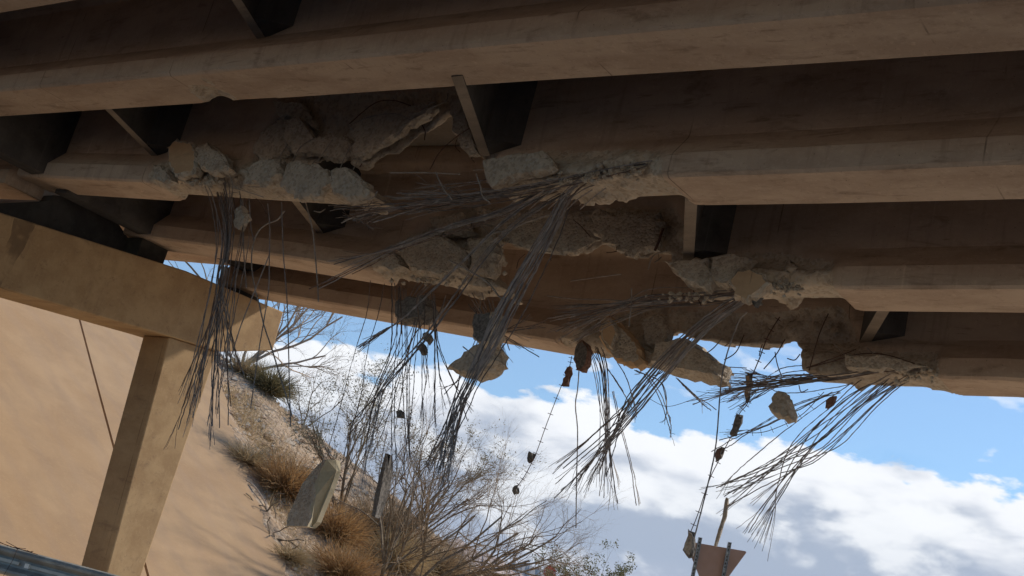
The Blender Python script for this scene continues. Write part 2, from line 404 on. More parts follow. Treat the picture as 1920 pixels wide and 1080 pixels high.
def broken(k, s0, s1, cuts, rough, parent, spalls=(), stp=.032, grow=.03, bmax=.16):
    """the damaged length of a girder: profile minus torn-out outlines, roughened concrete around them"""
    d = D_OF[k]
    nS_ = int(round((s1 - s0) / stp)) + 1; S = s0 + (np.arange(nS_)) * (s1 - s0) / (nS_ - 1); sst = (s1 - s0) / (nS_ - 1); Vv = np.arange(-.12, .72, stp); Wv = np.arange(-.12, 1.52, stp)
    s, v, wv = np.meshgrid(S, Vv, Wv, indexing='ij')
    prof = seg_sdf(v[0], wv[0], PROF)[None] * np.ones((len(S), 1, 1))
    def conv(poly, dd):
        o = []
        for x, y in poly:
            a, z = sz(x, y, d + dd); o.append((a, z - float(zb(k, a))))
        return o
    H = zdeck(S, d) - zb(k, S)
    def toactual(Wg): return Wg
    S2, W2 = np.meshgrid(S, Wv, indexing='ij')
    Wact = wmap(W2, H[:, None])
    cut = np.full(S2.shape, 9.)
    for poly, dd in cuts: cut = np.minimum(cut, seg_sdf(S2, Wact, conv(poly, dd)))
    rg = np.full(S2.shape, 9.)
    for poly, dd in rough: rg = np.minimum(rg, seg_sdf(S2, Wact, conv(poly, dd)))
    cut3 = cut[:, None, :]; rg3 = rg[:, None, :]
    nz = fbm(s, v, wv, 3.2, 5); nz2 = fbm(s + 9, v + 4, wv, 9, 4); nz3 = fbm(s + 2, v + 8, wv + 5, 1.6, 3)
    cutn = cut3 - grow + nz * .07 + nz2 * .03
    amt = np.clip(1 - np.maximum(np.minimum(cut3, rg3) , 0) / .16, 0, 1); amt = amt * amt * (3 - 2 * amt)
    wv1, crk = worley(s, v, wv, 3.6); wv2, _ = worley(s, v, wv, 9.)
    bite = .008 + .11 * np.clip(wv1, 0, 1) + .022 * wv2 + np.abs(nz) * .02 + nz2 * .015 + .035 * np.clip(1 - crk / .10, 0, 1)
    bite = np.minimum(bite, np.where(wv > .42, .088, bmax))
    sd = prof + amt * bite
    for (x, y, dv, rs, rv, rw) in spalls:
        a, z = sz(x, y, d + dv); w0 = z - float(zb(k, a))
        e = np.sqrt(((s - a) / rs) ** 2 + ((v - dv) / rv) ** 2 + ((wv - w0) / rw) ** 2) - 1
        e = e * min(rs, rv, rw) + nz * .12 + nz2 * .03
        sd = np.maximum(sd, -e); amt = np.maximum(amt, np.clip(1 - e / .05, 0, 1))
    sd = np.maximum(sd, -cutn)
    ew = np.clip(1 - np.minimum(s - s0, s1 - s) / .12, 0, 1); sd = sd * (1 - ew) + prof * ew; amt = amt * (1 - ew)
    V, F = surface_nets(sd, (S[0], Vv[0], Wv[0]), (sst, stp, stp))
    V[V[:, 0] < s0 + sst * 1.0, 0] = s0; V[V[:, 0] > s1 - sst * 1.0, 0] = s1
    gi = np.clip(np.round((V - np.array([S[0], Vv[0], Wv[0]])) / np.array([sst, stp, stp])).astype(int), 0, np.array(sd.shape) - 1)
    br = np.maximum(amt * np.ones(sd.shape), np.clip(1 - cutn / .09, 0, 1))[tuple(gi.T)]
    z0 = zb(k, V[:, 0]); Hs = zdeck(V[:, 0], d) - z0
    P = V[:, :1] * GH + (d + V[:, 1:2]) * N
    P[:, 2] = z0 + wmap(V[:, 2], Hs)
    o = mesh_obj('broken_beam', P, F, M_girder, parent, smooth=True, attr=br)
    o['label'] = 'torn concrete beam length with rough grey aggregate faces'
    return o

GIRDER = {}
DIAPH_S = {}
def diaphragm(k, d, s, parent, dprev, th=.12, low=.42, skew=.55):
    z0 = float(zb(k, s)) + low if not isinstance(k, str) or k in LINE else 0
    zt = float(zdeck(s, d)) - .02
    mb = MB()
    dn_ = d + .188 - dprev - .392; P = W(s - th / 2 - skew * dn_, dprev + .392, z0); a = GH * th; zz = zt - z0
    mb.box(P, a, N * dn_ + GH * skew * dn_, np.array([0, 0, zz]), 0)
    mb.m = [0 if skew else 1, 1, 1, 1, 1, 1]  # darkest tone on the sides paints in the shade of the recess
    if skew:                                    # added dark wedge, broadens the painted shade along the far web
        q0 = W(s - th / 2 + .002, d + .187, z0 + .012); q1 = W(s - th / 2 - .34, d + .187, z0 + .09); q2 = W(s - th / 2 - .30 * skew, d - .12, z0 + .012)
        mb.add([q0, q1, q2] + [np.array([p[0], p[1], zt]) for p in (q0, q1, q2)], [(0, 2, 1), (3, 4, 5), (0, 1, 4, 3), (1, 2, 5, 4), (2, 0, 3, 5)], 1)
    mesh_obj('diaphragm', mb.v, mb.f, [M_midform, M_shadeform], parent, attr=np.zeros(len(mb.v)), mi=mb.m)

PIER_S = 15.15
names = {
    'A': 'tan girder across the top of the view, whole except for one small chipped spot',
    'B': 'uppermost of the broken girders, torn through with a wide dark hole left of centre',
    'C': 'middle broken girder, its flange gone in the centre with two scalloped web edges',
    'D': 'outermost broken girder against the sky, with open sky showing through its torn web'}
def S_at(k, x, y, dd=.19): return sz(x, y, D_OF[k] + dd)[0]
for k in 'ABCD':
    GIRDER[k] = tag(empty('bridge_girder', W(PIER_S, D_OF[k] + .29, float(zb(k, PIER_S)))), names[k], 'bridge girder', 'parallel concrete girders under the deck')

# A: whole; chipped patch
sA0, sA1 = S_at('A', 470, 140), S_at('A', 330, 150)
intact('A', D_OF['A'], -9, sA0, GIRDER['A']); intact('A', D_OF['A'], sA1, PIER_S, GIRDER['A'])
broken('A', sA0, sA1, [], [([(362, 160), (395, 158), (405, 172), (380, 182)], .0)], GIRDER['A'],
       spalls=[(403, 187, .50, .14, .12, .05), (385, 168, .16, .10, .05, .04)], stp=.03)
# B
B_cut = [(560, 298), (592, 293), (650, 301), (674, 299), (702, 280), (726, 275), (762, 245), (800, 225), (822, 205), (846, 188), (851, 245), (863, 275), (890, 296), (905, 301), (908, 330), (925, 420), (925, 470), (700, 470), (697, 395), (686, 376), (698, 358), (685, 344), (660, 326), (625, 330), (590, 318)]
B_rough = [(450, 330), (470, 250), (520, 200), (560, 170), (850, 165), (905, 300), (1000, 285), (1150, 292), (1225, 300), (1225, 332), (1150, 345), (1030, 352), (905, 352), (700, 420), (500, 380), (430, 360), (330, 350), (290, 330), (300, 308), (400, 310)]
sB0, sB1 = S_at('B', 1265, 320, 0), S_at('B', 268, 320, 0)
intact('B', D_OF['B'], -9, sB0, GIRDER['B']); intact('B', D_OF['B'], sB1, PIER_S, GIRDER['B'])
broken('B', sB0, sB1, [(B_cut, .10)], [(B_rough, .05)], GIRDER['B'],
       spalls=[(1185, 320, .0, .30, .16, .10), (1080, 338, .0, .45, .22, .10), (965, 350, .05, .5, .2, .08), (425, 335, .0, .35, .2, .12)], bmax=.07)
# C
C_cut = [(930, 440), (945, 455), (962, 468), (990, 476), (1010, 471), (1050, 476), (1082, 470), (1100, 458), (1118, 449), (1145, 462), (1182, 480), (1212, 472), (1234, 468), (1240, 490), (1262, 512), (1295, 540), (1340, 552), (1392, 566), (1405, 640), (1100, 680), (920, 650), (930, 565), (950, 545), (925, 520), (905, 495), (935, 480), (925, 455)]
C_rough = [(700, 520), (720, 460), (800, 420), (870, 390), (1240, 390), (1290, 492), (1420, 475), (1500, 490), (1545, 500), (1545, 545), (1440, 548), (1380, 580), (1240, 570), (930, 600), (820, 560), (700, 535)]
sC0, sC1 = S_at('C', 1580, 520, 0), S_at('C', 640, 490, 0)
intact('C', D_OF['C'], -9, sC0, GIRDER['C']); intact('C', D_OF['C'], sC1, PIER_S, GIRDER['C'])
broken('C', sC0, sC1, [(C_cut, .10)], [(C_rough, .05)], GIRDER['C'],
       spalls=[(1495, 530, .0, .35, .2, .12), (1420, 545, .0, .4, .25, .12), (740, 500, .0, .4, .15, .12), (860, 500, .0, .3, .15, .15)], bmax=.09)
# D
D_cut = [(1243, 629), (1262, 626), (1286, 628), (1298, 632), (1345, 638), (1400, 641), (1452, 644), (1462, 637), (1478, 636), (1490, 645), (1499, 660), (1506, 690), (1508, 720), (1506, 790), (1380, 800), (1379, 715), (1377, 696), (1345, 672), (1318, 658), (1312, 642), (1290, 637), (1255, 634)]
D_rough = [(1080, 640), (1120, 600), (1200, 580), (1560, 580), (1600, 665), (1740, 668), (1745, 712), (1640, 722), (1508, 735), (1365, 725), (1200, 700), (1080, 665)]
sD0, sD1 = S_at('D', 1775, 700, 0), S_at('D', 1040, 640, 0)
intact('D', D_OF['D'], -9, sD0, GIRDER['D']); intact('D', D_OF['D'], sD1, PIER_S, GIRDER['D'])
broken('D', sD0, sD1, [(D_cut, .14)], [(D_rough, .05)], GIRDER['D'],
       spalls=[(1715, 695, .0, .3, .16, .10), (1640, 705, .0, .4, .2, .09), (1080, 655, .0, .3, .2, .12)], bmax=.06)
# diaphragms
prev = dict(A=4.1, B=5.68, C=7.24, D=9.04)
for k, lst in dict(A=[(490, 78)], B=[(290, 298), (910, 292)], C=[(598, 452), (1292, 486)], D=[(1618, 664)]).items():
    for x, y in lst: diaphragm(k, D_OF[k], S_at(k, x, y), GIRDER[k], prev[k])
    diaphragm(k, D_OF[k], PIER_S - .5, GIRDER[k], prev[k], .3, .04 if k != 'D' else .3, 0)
# nearer girders, overhead and out of the frame
for i, dd in enumerate((4.1, 2.4, .7, -1.0)):
    g_ = tag(empty('bridge_girder', W(PIER_S, dd + .29, float(zb(dd, PIER_S)))),
             ['whole girder just entering the top left corner of the view', 'whole girder overhead, first beyond the top left corner', 'whole girder overhead, second beyond the top left corner', 'whole girder overhead, third beyond the top left corner'][i],
             'bridge girder', 'parallel concrete girders under the deck')
    intact(dd, dd, -9, PIER_S, g_, step=2)
# deck with parapet
dk = empty('bridge_deck', W(PIER_S, 5, 7.2)); tag(dk, 'concrete road deck resting on the row of girders', 'bridge deck')
mb = MB()
for s0, s1 in ((-9, 15.3), (15.34, 28.5)):
    a = [W(s0, -2, float(zdeck(s0, -2)) + .003), W(s1, -2, float(zdeck(s1, -2)) + .003), W(s1, 12.1, float(zdeck(s1, 12.1)) + .003), W(s0, 12.1, float(zdeck(s0, 12.1)) + .003)]
    b = [p + np.array([0, 0, .22]) for p in a]
    mb.add(a + b, [(0, 1, 2, 3), (7, 6, 5, 4), (0, 4, 5, 1), (1, 5, 6, 2), (2, 6, 7, 3), (3, 7, 4, 0)])
mb.build('deck_slab', M_deck, dk)
mb = MB()
for dd in (-1.98, 11.8):
    z0 = float(zdeck(-9, dd)) + .2; z1 = float(zdeck(28.5, dd)) + .2
    a = W(-9, dd, z0); e = W(28.5, dd, z1) - a; mb.box(a, e, N * .28, np.array([0, 0, .85]))
mb.build('parapet', M_deck, dk)
# the next span beyond the pier
for i, (dd, zs) in enumerate(((4.1, 5.6), (5.68, 5.5), (7.24, 5.37), (9.04, 5.62), (10.9, 5.86))):
    g_ = tag(empty('bridge_girder', W(15.5, dd + .29, zs)), ['girder of the next span, third from the left frame edge inwards', 'girder of the next span, hidden behind the cap at the left edge', 'warm lit girder of the next span ending at the left edge of the view', 'girder of the next span, second from the open side', 'orange lit girder of the next span above the gap over the pier cap'][i], 'bridge girder', 'girders of the next span')
    mb = MB(); sl = .05
    a0, a1 = 15.45, 28.0
    def pr(s, v, z): return W(s, dd + v, z + (s - 16) * sl)
    sec = [(0, 0), (.58, 0), (.58, .2), (.40, .35), (.40, .7), (.18, .7), (.18, .35), (0, .2)]
    va = [pr(a0, v, zs + zz) for v, zz in sec]; vb = [pr(a1, v, zs + zz) for v, zz in sec]
    mb.add(va + vb, [tuple(range(8))[::-1], tuple(range(8, 16))] + [(j, (j + 1) % 8, 8 + (j + 1) % 8, 8 + j) for j in range(8)])
    mesh_obj('beam', mb.v, mb.f, M_girder, g_, attr=np.zeros(len(mb.v)))

# ------------------------------------------------------------------ pier: cap and columns
def cap_s(d): return 14.4 - .06 * (d - 11)
def at_cap(px, py):
    r = ray(px, py); t = (14.4 + .06 * 11) / (r @ GH + .06 * (r @ N)); return EYE + r * t
pier = tag(empty('bridge_pier', W(14.9, 10.4, 0)), 'tan concrete pier with slanting column and long cap beam at the left', 'bridge pier')
out_ = [(-900, 90), (0, 398), (350, 508), (532, 585), (512, 657), (412, 660), (322, 632), (0, 540), (-900, 258)]
fr = [at_cap(x, y) for x, y in out_]
back = [p + GH * 1.05 for p in fr]
n_ = len(fr)
def beveled_prism(front, backp, name, parent, mat):
    nn = len(front)
    o = mesh_obj(name, front + backp, [tuple(range(nn)), tuple(range(nn, 2 * nn))[::-1]] + [(j, nn + j, nn + (j + 1) % nn, (j + 1) % nn) for j in range(nn)], mat, parent)
    bv = o.modifiers.new('bevel', 'BEVEL'); bv.width = .02; bv.segments = 2; bv.limit_method = 'ANGLE'
    return o
beveled_prism(fr, back, 'pier_cap', pier, M_pier)
for (tl, tr, bl, br_) in (((322, 632), (412, 660), (205, 1072), (272, 1075)), ((-420, 400), (-330, 428), (-500, 850), (-420, 850))):
    P = [at_cap(*q) for q in (tl, tr, br_, bl)]
    for q in (2, 3):
        dv = (P[q] - P[3 - q]) / (P[q][2] - P[3 - q][2]); P[q] = P[q] + dv * (-.1 - P[q][2])
    for q in (0, 1): P[q] = P[q] - np.array([0, 0, .003])
    P = [p + GH * .06 for p in P]
    beveled_prism(P, [p + GH * .64 for p in P], 'pier_column', pier, M_pier)
def at_cap2(px, py, o):
    r = ray(px, py); t = (14.4 + o + .06 * 11) / (r @ GH + .06 * (r @ N)); return EYE + r * t
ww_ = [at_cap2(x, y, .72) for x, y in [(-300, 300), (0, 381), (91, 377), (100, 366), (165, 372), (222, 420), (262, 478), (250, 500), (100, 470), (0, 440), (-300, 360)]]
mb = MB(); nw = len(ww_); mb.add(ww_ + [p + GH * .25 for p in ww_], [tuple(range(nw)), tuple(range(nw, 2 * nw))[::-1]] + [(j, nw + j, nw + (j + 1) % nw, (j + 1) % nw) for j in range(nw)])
mb.build('pedestal_wall', M_shadeform, pier)  # wall given the shade tone, so the gap above the cap is dark
for k in 'CD':
    zt = float(zb(k, 14.9)); mb = MB()
    cz = np.interp(D_OF[k] + .3, [p @ N for p in fr[:4]], [p[2] for p in fr[:4]])
    for s_ in (14.95,):
        hgt = max(.03, zt - cz)
        mb.box(W(s_ - .2, D_OF[k] + .06, cz - .004), GH * .4, N * .46, np.array([0, 0, hgt]))
    mb.build('bearing_pad', M_dark, pier)

# ------------------------------------------------------------------ strands
def bundle(k, path, tips, n, dlo=.06, dhi=.5, rad=.0058, name='steel_strand', mat=None, fray=True, per=6):
    g = GIRDER[k]; d0 = D_OF[k]; obs = []
    for i in range(n):
        u, v = rng.normal(0, .5, 2); dd = rng.uniform(dlo, dhi)
        tx, ty = tips[i % len(tips)] if i < len(tips) else tips[rng.integers(len(tips))]
        jit = 0 if i < len(tips) else 9
        tx += rng.normal(0, jit + 1.5); ty += rng.normal(0, jit + 1.5)
        pts = []
        for (x, y, spd) in path: 
            pts.append((x + u * spd + rng.normal(0, spd * .12), y + v * spd * .8 + rng.normal(0, spd * .12)))
        lx, ly = pts[-1]
        L = math.hypot(tx - lx, ty - ly); nm = max(1, int(L / 80))
        px_, py_ = pts[-2] if len(pts) > 1 else (lx, ly)
        ux, uy = (lx - px_), (ly - py_); ul = math.hypot(ux, uy) + 1e-6
        for q in range(1, nm + 1):
            f = q / (nm + 1); bend = math.sin(f * math.pi) * .13 * L * rng.uniform(.2, 1)
            cx, cy = lx + (tx - lx) * f, ly + (ty - ly) * f
            pts.append((cx + ux / ul * bend * .5 + rng.normal(0, 1.3), cy + uy / ul * bend * .5 + rng.normal(0, 1.3)))
        pts.append((tx, ty))
        m_ = len(pts); dds = dd + np.concatenate([[0], np.cumsum(rng.normal(0, .025, m_ - 1))])
        P = np.array([at_d(x, y, d0 + q) for (x, y), q in zip(pts, dds)])
        P = smooth_path(P, per)
        P[1:-1] += rng.normal(0, .0022, P[1:-1].shape)
        mbb = MB()
        if fray and rng.random() < .75:
            cut = max(2, len(P) - int(per * rng.uniform(.8, 2.2)))
            mbb.tube(P[:cut], rad, 5, 30)
            e = P[cut - 1:]
            if len(e) > 1:
                for q in range(rng.integers(3, 6)):
                    off = rng.normal(0, 1, 3) * rng.uniform(.012, .045); tt = np.linspace(0, 1, len(e))[:, None]
                    Q = e + off * tt ** 1.3 - (e - e[0]) * tt * rng.uniform(-.05, .25)
                    mbb.tube(Q, rad * .48, 3)
        else: mbb.tube(P, rad, 5, 30)
        obs.append(mbb.build(name, mat or (M_strand if rng.random() < .6 else (M_strand2 if rng.random() < .6 else M_strand3)), g, smooth=False))
    return obs
def wire(k, pts, rad=.006, name='rebar', mat=None, dd=.2, ticks=0, dd1=None, label=None):
    d0 = D_OF[k] + dd; d1 = D_OF[k] + (dd if dd1 is None else dd1); n = len(pts)
    P = smooth_path([at_d(x, y, d0 + (d1 - d0) * i / max(1, n - 1)) for i, (x, y) in enumerate(pts)], 7)
    mbb = MB(); mbb.tube(P, rad, 5, 8)
    for q in range(ticks):
        i = int((q + .5) / ticks * (len(P) - 1)); T = P[min(i + 1, len(P) - 1)] - P[i]
        a = np.cross(T, FW); a /= np.linalg.norm(a) + 1e-9
        mbb.tube([P[i] - a * .035, P[i] + a * .035], rad * .8, 4)
    o = mbb.build(name, mat or M_rebar, GIRDER[k])
    if label: o['label'] = label
    return o

# girder B
bundle('B', [(412, 332, 24), (424, 395, 15), (424, 460, 11), (414, 530, 13)],
       [(315, 852), (338, 806), (342, 764), (350, 790), (392, 844), (396, 805), (411, 800), (370, 765), (330, 742), (405, 745), (448, 692), (430, 762), (394, 818), (356, 700), (365, 735)], 25)
bundle('B', [(450, 350, 14), (455, 430, 22), (440, 520, 22)], [(400, 720), (405, 782), (420, 700), (385, 700), (412, 745)], 6)
bundle('B', [(1210, 308, 14), (1120, 326, 18), (1000, 352, 22), (880, 372, 22)],
       [(690, 385), (712, 376), (642, 402), (728, 402), (745, 362), (780, 350), (700, 412), (760, 388), (680, 398), (818, 348), (735, 372), (655, 392), (620, 392), (760, 402), (800, 398)], 27, dlo=-.02, dhi=.4)
bundle('B', [(1195, 312, 16), (1120, 333, 16), (1068, 366, 12), (1036, 430, 17), (992, 510, 20), (955, 580, 24), (918, 650, 20), (886, 712, 14), (862, 762, 16)],
       [(820, 906), (830, 880), (800, 892), (845, 852), (815, 870), (838, 905), (808, 850), (770, 930)], 20)
bundle('B', [(1140, 322, 10), (1040, 352, 9), (940, 398, 10), (850, 425, 12), (760, 458, 9)], [(617, 490), (632, 485), (600, 541), (604, 532), (652, 497), (625, 496), (640, 505), (660, 515)], 9)
bundle('B', [(1150, 322, 8), (1050, 352, 8), (962, 400, 6), (872, 485, 5), (762, 590, 5)], [(660, 660), (672, 650), (692, 640), (664, 656)], 5)
bundle('B', [(1120, 333, 7), (1020, 382, 6), (932, 450, 6), (852, 558, 6), (792, 638, 6), (722, 720, 6)], [(678, 906), (692, 860), (700, 790), (652, 802)], 5)
for x in (1005, 1040, 985, 960, 1075, 1100):
    wire('B', [(x + 35, 352 + (x % 7)), (x + 8, 374), (x - 12, 392 + (x % 5))], .006, 'steel_strand', M_strand, dd=.0, dd1=.5)
wire('B', [(533, 396), (520, 412), (497, 422), (481, 440), (473, 468), (472, 500), (478, 540), (486, 570), (495, 610), (510, 655), (522, 695), (536, 740), (548, 782)], .008, dd=.45, label='long pale curved bar hanging beside the dark strands')
for pts in ([(502, 382), (506, 430), (505, 478), (504, 540), (495, 600), (484, 665), (470, 765)], [(528, 380), (531, 470), (538, 560), (541, 650), (542, 700), (545, 800)],
            [(505, 478), (480, 540), (452, 610), (430, 680)], [(467, 372), (470, 420), (476, 452)], [(455, 375), (456, 392), (457, 470), (462, 540)]):
    wire('B', pts, .0065, 'steel_strand', M_strand, dd=.35)
wire('B', [(572, 375), (586, 430), (592, 490), (596, 540), (597, 566)], .0075, dd=.4)
wire('B', [(430, 325), (440, 350), (465, 360), (495, 370)], .005, dd=-.05); wire('B', [(466, 350), (500, 351)], .005, dd=-.05)
for pts in ([(652, 238), (690, 220), (740, 213), (770, 225)], [(740, 258), (772, 225), (805, 195), (818, 190)], [(655, 232), (700, 195), (735, 188), (770, 198)], [(840, 175), (835, 190), (800, 205), (770, 215)],
            [(905, 225), (858, 255), (825, 285), (806, 318)], [(558, 240), (540, 270), (520, 300)], [(590, 258), (560, 280), (540, 330)], [(624, 262), (592, 310), (575, 365)], [(660, 268), (640, 310), (622, 362)], [(672, 298), (662, 318)]):
    wire('B', pts, .0055, 'rebar', M_rust if pts[0][0] % 2 else M_rebar, dd=.10, dd1=.05)
wire('B', [(732, 324), (800, 324), (862, 327)], .006, dd=.0)
wire('B', [(817, 323), (830, 352), (848, 375)], .0075, dd=-.03); wire('B', [(893, 326), (901, 350), (905, 368), (918, 380)], .007, dd=-.03)
wire('B', [(1060, 395), (1000, 412), (960, 428), (835, 426)][:3] + [(912, 441)], .006, dd=.5)
wire('B', [(930, 402), (880, 418), (836, 425)], .006, dd=.45)
wire('B', [(690, 408), (670, 405), (640, 418)], .006, dd=.3)
wire('B', [(708, 358), (700, 370), (680, 376)], .006, dd=-.03)
wire('B', [(842, 488), (880, 508), (915, 530), (935, 555), (948, 562)], .0085, dd=.9, label='pale bent bar crossing the torn middle')
wire('B', [(868, 650), (885, 664), (895, 678), (850, 661)][:3], .006, dd=.4)
bundle('B', [(690, 400, 10), (670, 408, 14)], [(640, 400), (650, 415), (692, 425), (697, 412), (700, 432), (660, 400), (715, 398)], 12, rad=.005, dlo=.2, dhi=.6)
# girder C
for pts in ([(690, 500), (682, 582), (660, 654), (633, 757), (604, 864)], [(728, 520), (715, 586), (694, 658), (678, 751), (643, 861)], [(740, 530), (745, 601), (739, 641), (711, 703), (690, 751), (656, 837)],
            [(732, 520), (734, 584), (729, 662), (707, 723), (690, 784), (670, 825)], [(752, 530), (755, 609), (757, 723), (760, 788), (764, 845), (776, 943)], [(764, 540), (766, 609), (770, 703), (770, 788), (766, 861)],
            [(800, 550), (800, 613), (794, 723), (788, 792)], [(806, 545), (812, 613), (813, 703), (813, 792)], [(812, 550), (815, 621), (821, 694), (833, 776)], [(812, 600), (818, 645), (845, 711), (876, 790)],
            [(748, 540), (749, 609), (739, 723), (737, 804), (739, 939)], [(838, 560), (826, 590), (792, 613), (739, 703), (707, 751), (678, 906)], [(900, 600), (896, 636), (878, 674), (862, 710), (830, 740)],
            [(866, 705), (856, 740), (840, 790), (812, 850), (800, 894)]):
    bundle('C', [(x, y, 5) for x, y in pts[:-1]], [pts[-1]], 2 if pts[0][0] not in (690, 728) else 1)
bundle('C', [(820, 525, 40), (782, 560, 16), (785, 600, 12)], [(765, 700), (730, 850), (705, 820), (690, 870), (660, 800), (800, 720), (755, 905)], 8)
bundle('C', [(905, 560, 30), (925, 610, 14)], [(945, 682), (955, 657), (962, 682), (990, 664), (1010, 672), (1002, 642), (1022, 605), (930, 690), (1000, 590)], 13)
bundle('C', [(1440, 540, 8), (1390, 550, 12), (1310, 560, 16), (1220, 566, 18)],
       [(1040, 578), (1032, 586), (1045, 600), (1060, 618), (1040, 626), (1100, 574), (1075, 590), (1080, 636), (1050, 572), (1070, 605), (1085, 628), (1036, 592)], 22)
bundle('C', [(1405, 555, 14), (1348, 590, 20), (1292, 640, 24), (1243, 692, 26), (1195, 750, 28)],
       [(1031, 891), (1044, 907), (1056, 929), (1055, 880), (1080, 900), (1084, 936), (1100, 915), (1120, 890), (1040, 880), (1072, 905)], 17)
wire('C', [(1184, 540), (1183, 575), (1179, 612)], .006, dd=.1); wire('C', [(1070, 527), (1120, 520), (1165, 514)], .005, dd=.5)
wire('C', [(1108, 445), (1090, 425), (1075, 412)], .005, dd=.1, mat=M_rust); wire('C', [(1243, 428), (1236, 450), (1228, 470)], .014, dd=.05, mat=M_rust)
wire('C', [(1010, 412), (985, 416), (960, 432)], .005, dd=.0)
for pts in ([(930, 445), (905, 455), (890, 480)], [(950, 455), (930, 470), (915, 500)], [(875, 455), (850, 490), (835, 520)], [(835, 450), (835, 470), (842, 486)], [(1250, 470), (1225, 480), (1215, 505)], [(900, 420), (940, 470), (930, 500)]):
    wire('C', pts, .006, dd=-.02)
wire('C', [(1400, 585), (1382, 610), (1355, 698), (1343, 828), (1329, 901), (1302, 1008)], .007, 'steel_strand', M_strand, dd=.4, label='single long strand hanging down to the sign')
# girder D
bundle('D', [(1105, 630, 24), (1126, 685, 15), (1134, 760, 10)], [(1122, 912), (1131, 935), (1139, 928), (1157, 945), (1162, 920), (1149, 900), (1142, 890), (1126, 880), (1135, 905)], 12)
for pts in ([(1158, 680), (1175, 710), (1190, 760), (1194, 782)], [(1210, 700), (1238, 740), (1256, 790), (1262, 826)], [(1190, 695), (1240, 720), (1250, 770), (1248, 795)], [(1150, 735), (1165, 800), (1185, 880), (1199, 942)],
            [(1270, 710), (1296, 738), (1330, 772)], [(1275, 712), (1300, 735), (1322, 765)], [(1140, 690), (1160, 720), (1180, 752), (1188, 770)], [(1560, 735), (1500, 765), (1430, 800), (1347, 826)], [(1575, 735), (1490, 760), (1400, 812), (1350, 845)]):
    bundle('D', [(x, y, 3) for x, y in pts[:-1]], [pts[-1]], 2)
bundle('D', [(1735, 692, 8), (1650, 694, 15), (1560, 706, 20), (1470, 716, 20)],
       [(1366, 712), (1372, 700), (1300, 760), (1345, 752), (1347, 735), (1376, 730), (1310, 745), (1362, 752), (1385, 764), (1402, 698), (1340, 722), (1330, 740), (1390, 720), (1380, 776)], 30, dlo=-.05)
bundle('D', [(1722, 692, 16), (1668, 712, 26), (1606, 758, 34), (1532, 822, 38)],
       [(1305, 917), (1341, 922), (1357, 932), (1345, 968), (1402, 942), (1394, 997), (1412, 1028), (1360, 950), (1375, 925), (1420, 1000)], 19)
wire('D', [(1605, 655), (1580, 665), (1540, 680), (1512, 690)], .006, dd=-.02, mat=M_rust); wire('D', [(1715, 682), (1660, 665), (1610, 664), (1560, 678), (1520, 688)], .006, dd=-.05, mat=M_rust)
wire('D', [(1625, 652), (1638, 664)], .007, dd=-.05); wire('D', [(1553, 588), (1535, 630), (1517, 695)], .006, dd=-.05, mat=M_rust)
wire('D', [(1560, 642), (1575, 655), (1588, 672)], .004, dd=-.05)
wire('D', [(1362, 688), (1400, 690)], .005, dd=.2, mat=M_rust); wire('D', [(1366, 700), (1418, 702)], .005, dd=.2, mat=M_rust)
wire('D', [(1472, 636), (1455, 665), (1432, 692)], .0065, dd=.1, mat=M_rust); wire('D', [(1453, 660), (1458, 685), (1466, 706)], .006, dd=.1, mat=M_rust)
wire('D', [(1462, 594), (1440, 630), (1424, 672), (1410, 705)], .0065, dd=.0, ticks=6, mat=M_rust)
wire('D', [(1395, 628), (1380, 660), (1358, 675)], .0065, dd=.1, mat=M_rust); wire('D', [(1354, 634), (1335, 655), (1304, 674)], .0065, dd=.1, mat=M_rebar)
wire('D', [(1287, 632), (1270, 650), (1255, 662)], .0065, dd=.0, mat=M_rebar)
wire('D', [(1405, 750), (1398, 762), (1385, 778), (1372, 815), (1352, 855), (1330, 900), (1310, 960), (1294, 1000)], .005, dd=.2, ticks=12, mat=M_rust, label='thin wire with short cross ties')
wire('D', [(1072, 668), (1067, 690), (1050, 730), (1025, 795), (1005, 850), (985, 890), (968, 915)], .005, dd=.3, ticks=14, mat=M_rust, label='thin wire with short cross ties')
wire('D', [(1086, 690), (1083, 730), (1079, 760), (1083, 810), (1081, 900), (1080, 990)], .0075, 'steel_strand', M_strand, dd=.3)
wire('D', [(1545, 735), (1500, 780), (1440, 808), (1400, 812)], .004, dd=.3, ticks=7, mat=M_rust)
wire('D', [(1218, 748), (1250, 762), (1290, 752), (1330, 735)], .003, dd=.3, mat=M_rust)

# bent bar stubs sticking out of the torn edges
for k, dd_, pts in (('B', .25, [(600, 296), (640, 300), (690, 290), (745, 258), (790, 232), (856, 262), (880, 290), (560, 302), (905, 318), (915, 335), (700, 372), (690, 392), (655, 398), (610, 392), (450, 360), (480, 372)]),
                    ('C', .25, [(940, 450), (985, 476), (1040, 474), (1100, 460), (1160, 470), (1215, 472), (1300, 545), (1350, 556), (930, 540), (935, 500), (900, 560), (860, 548), (1240, 482)]),
                    ('D', .25, [(1300, 634), (1372, 640), (1430, 644), (1500, 664), (1508, 700), (1366, 700), (1330, 664), (1250, 690), (1200, 690), (1515, 730)])):
    for (x, y) in pts:
        a = rng.uniform(.2, 1.3) * math.pi; L = rng.uniform(14, 38); b_ = a + rng.normal(0, .7)
        wire(k, [(x, y), (x + L * .5 * math.cos(a), y + L * .5 * abs(math.sin(a))), (x + L * .5 * (math.cos(a) + math.cos(b_)), y + L * .5 * (abs(math.sin(a)) + math.sin(b_)))], rng.uniform(.004, .0065), 'rebar', M_rust if rng.random() < .6 else M_rebar, dd=dd_, dd1=dd_ - rng.uniform(0, .15))

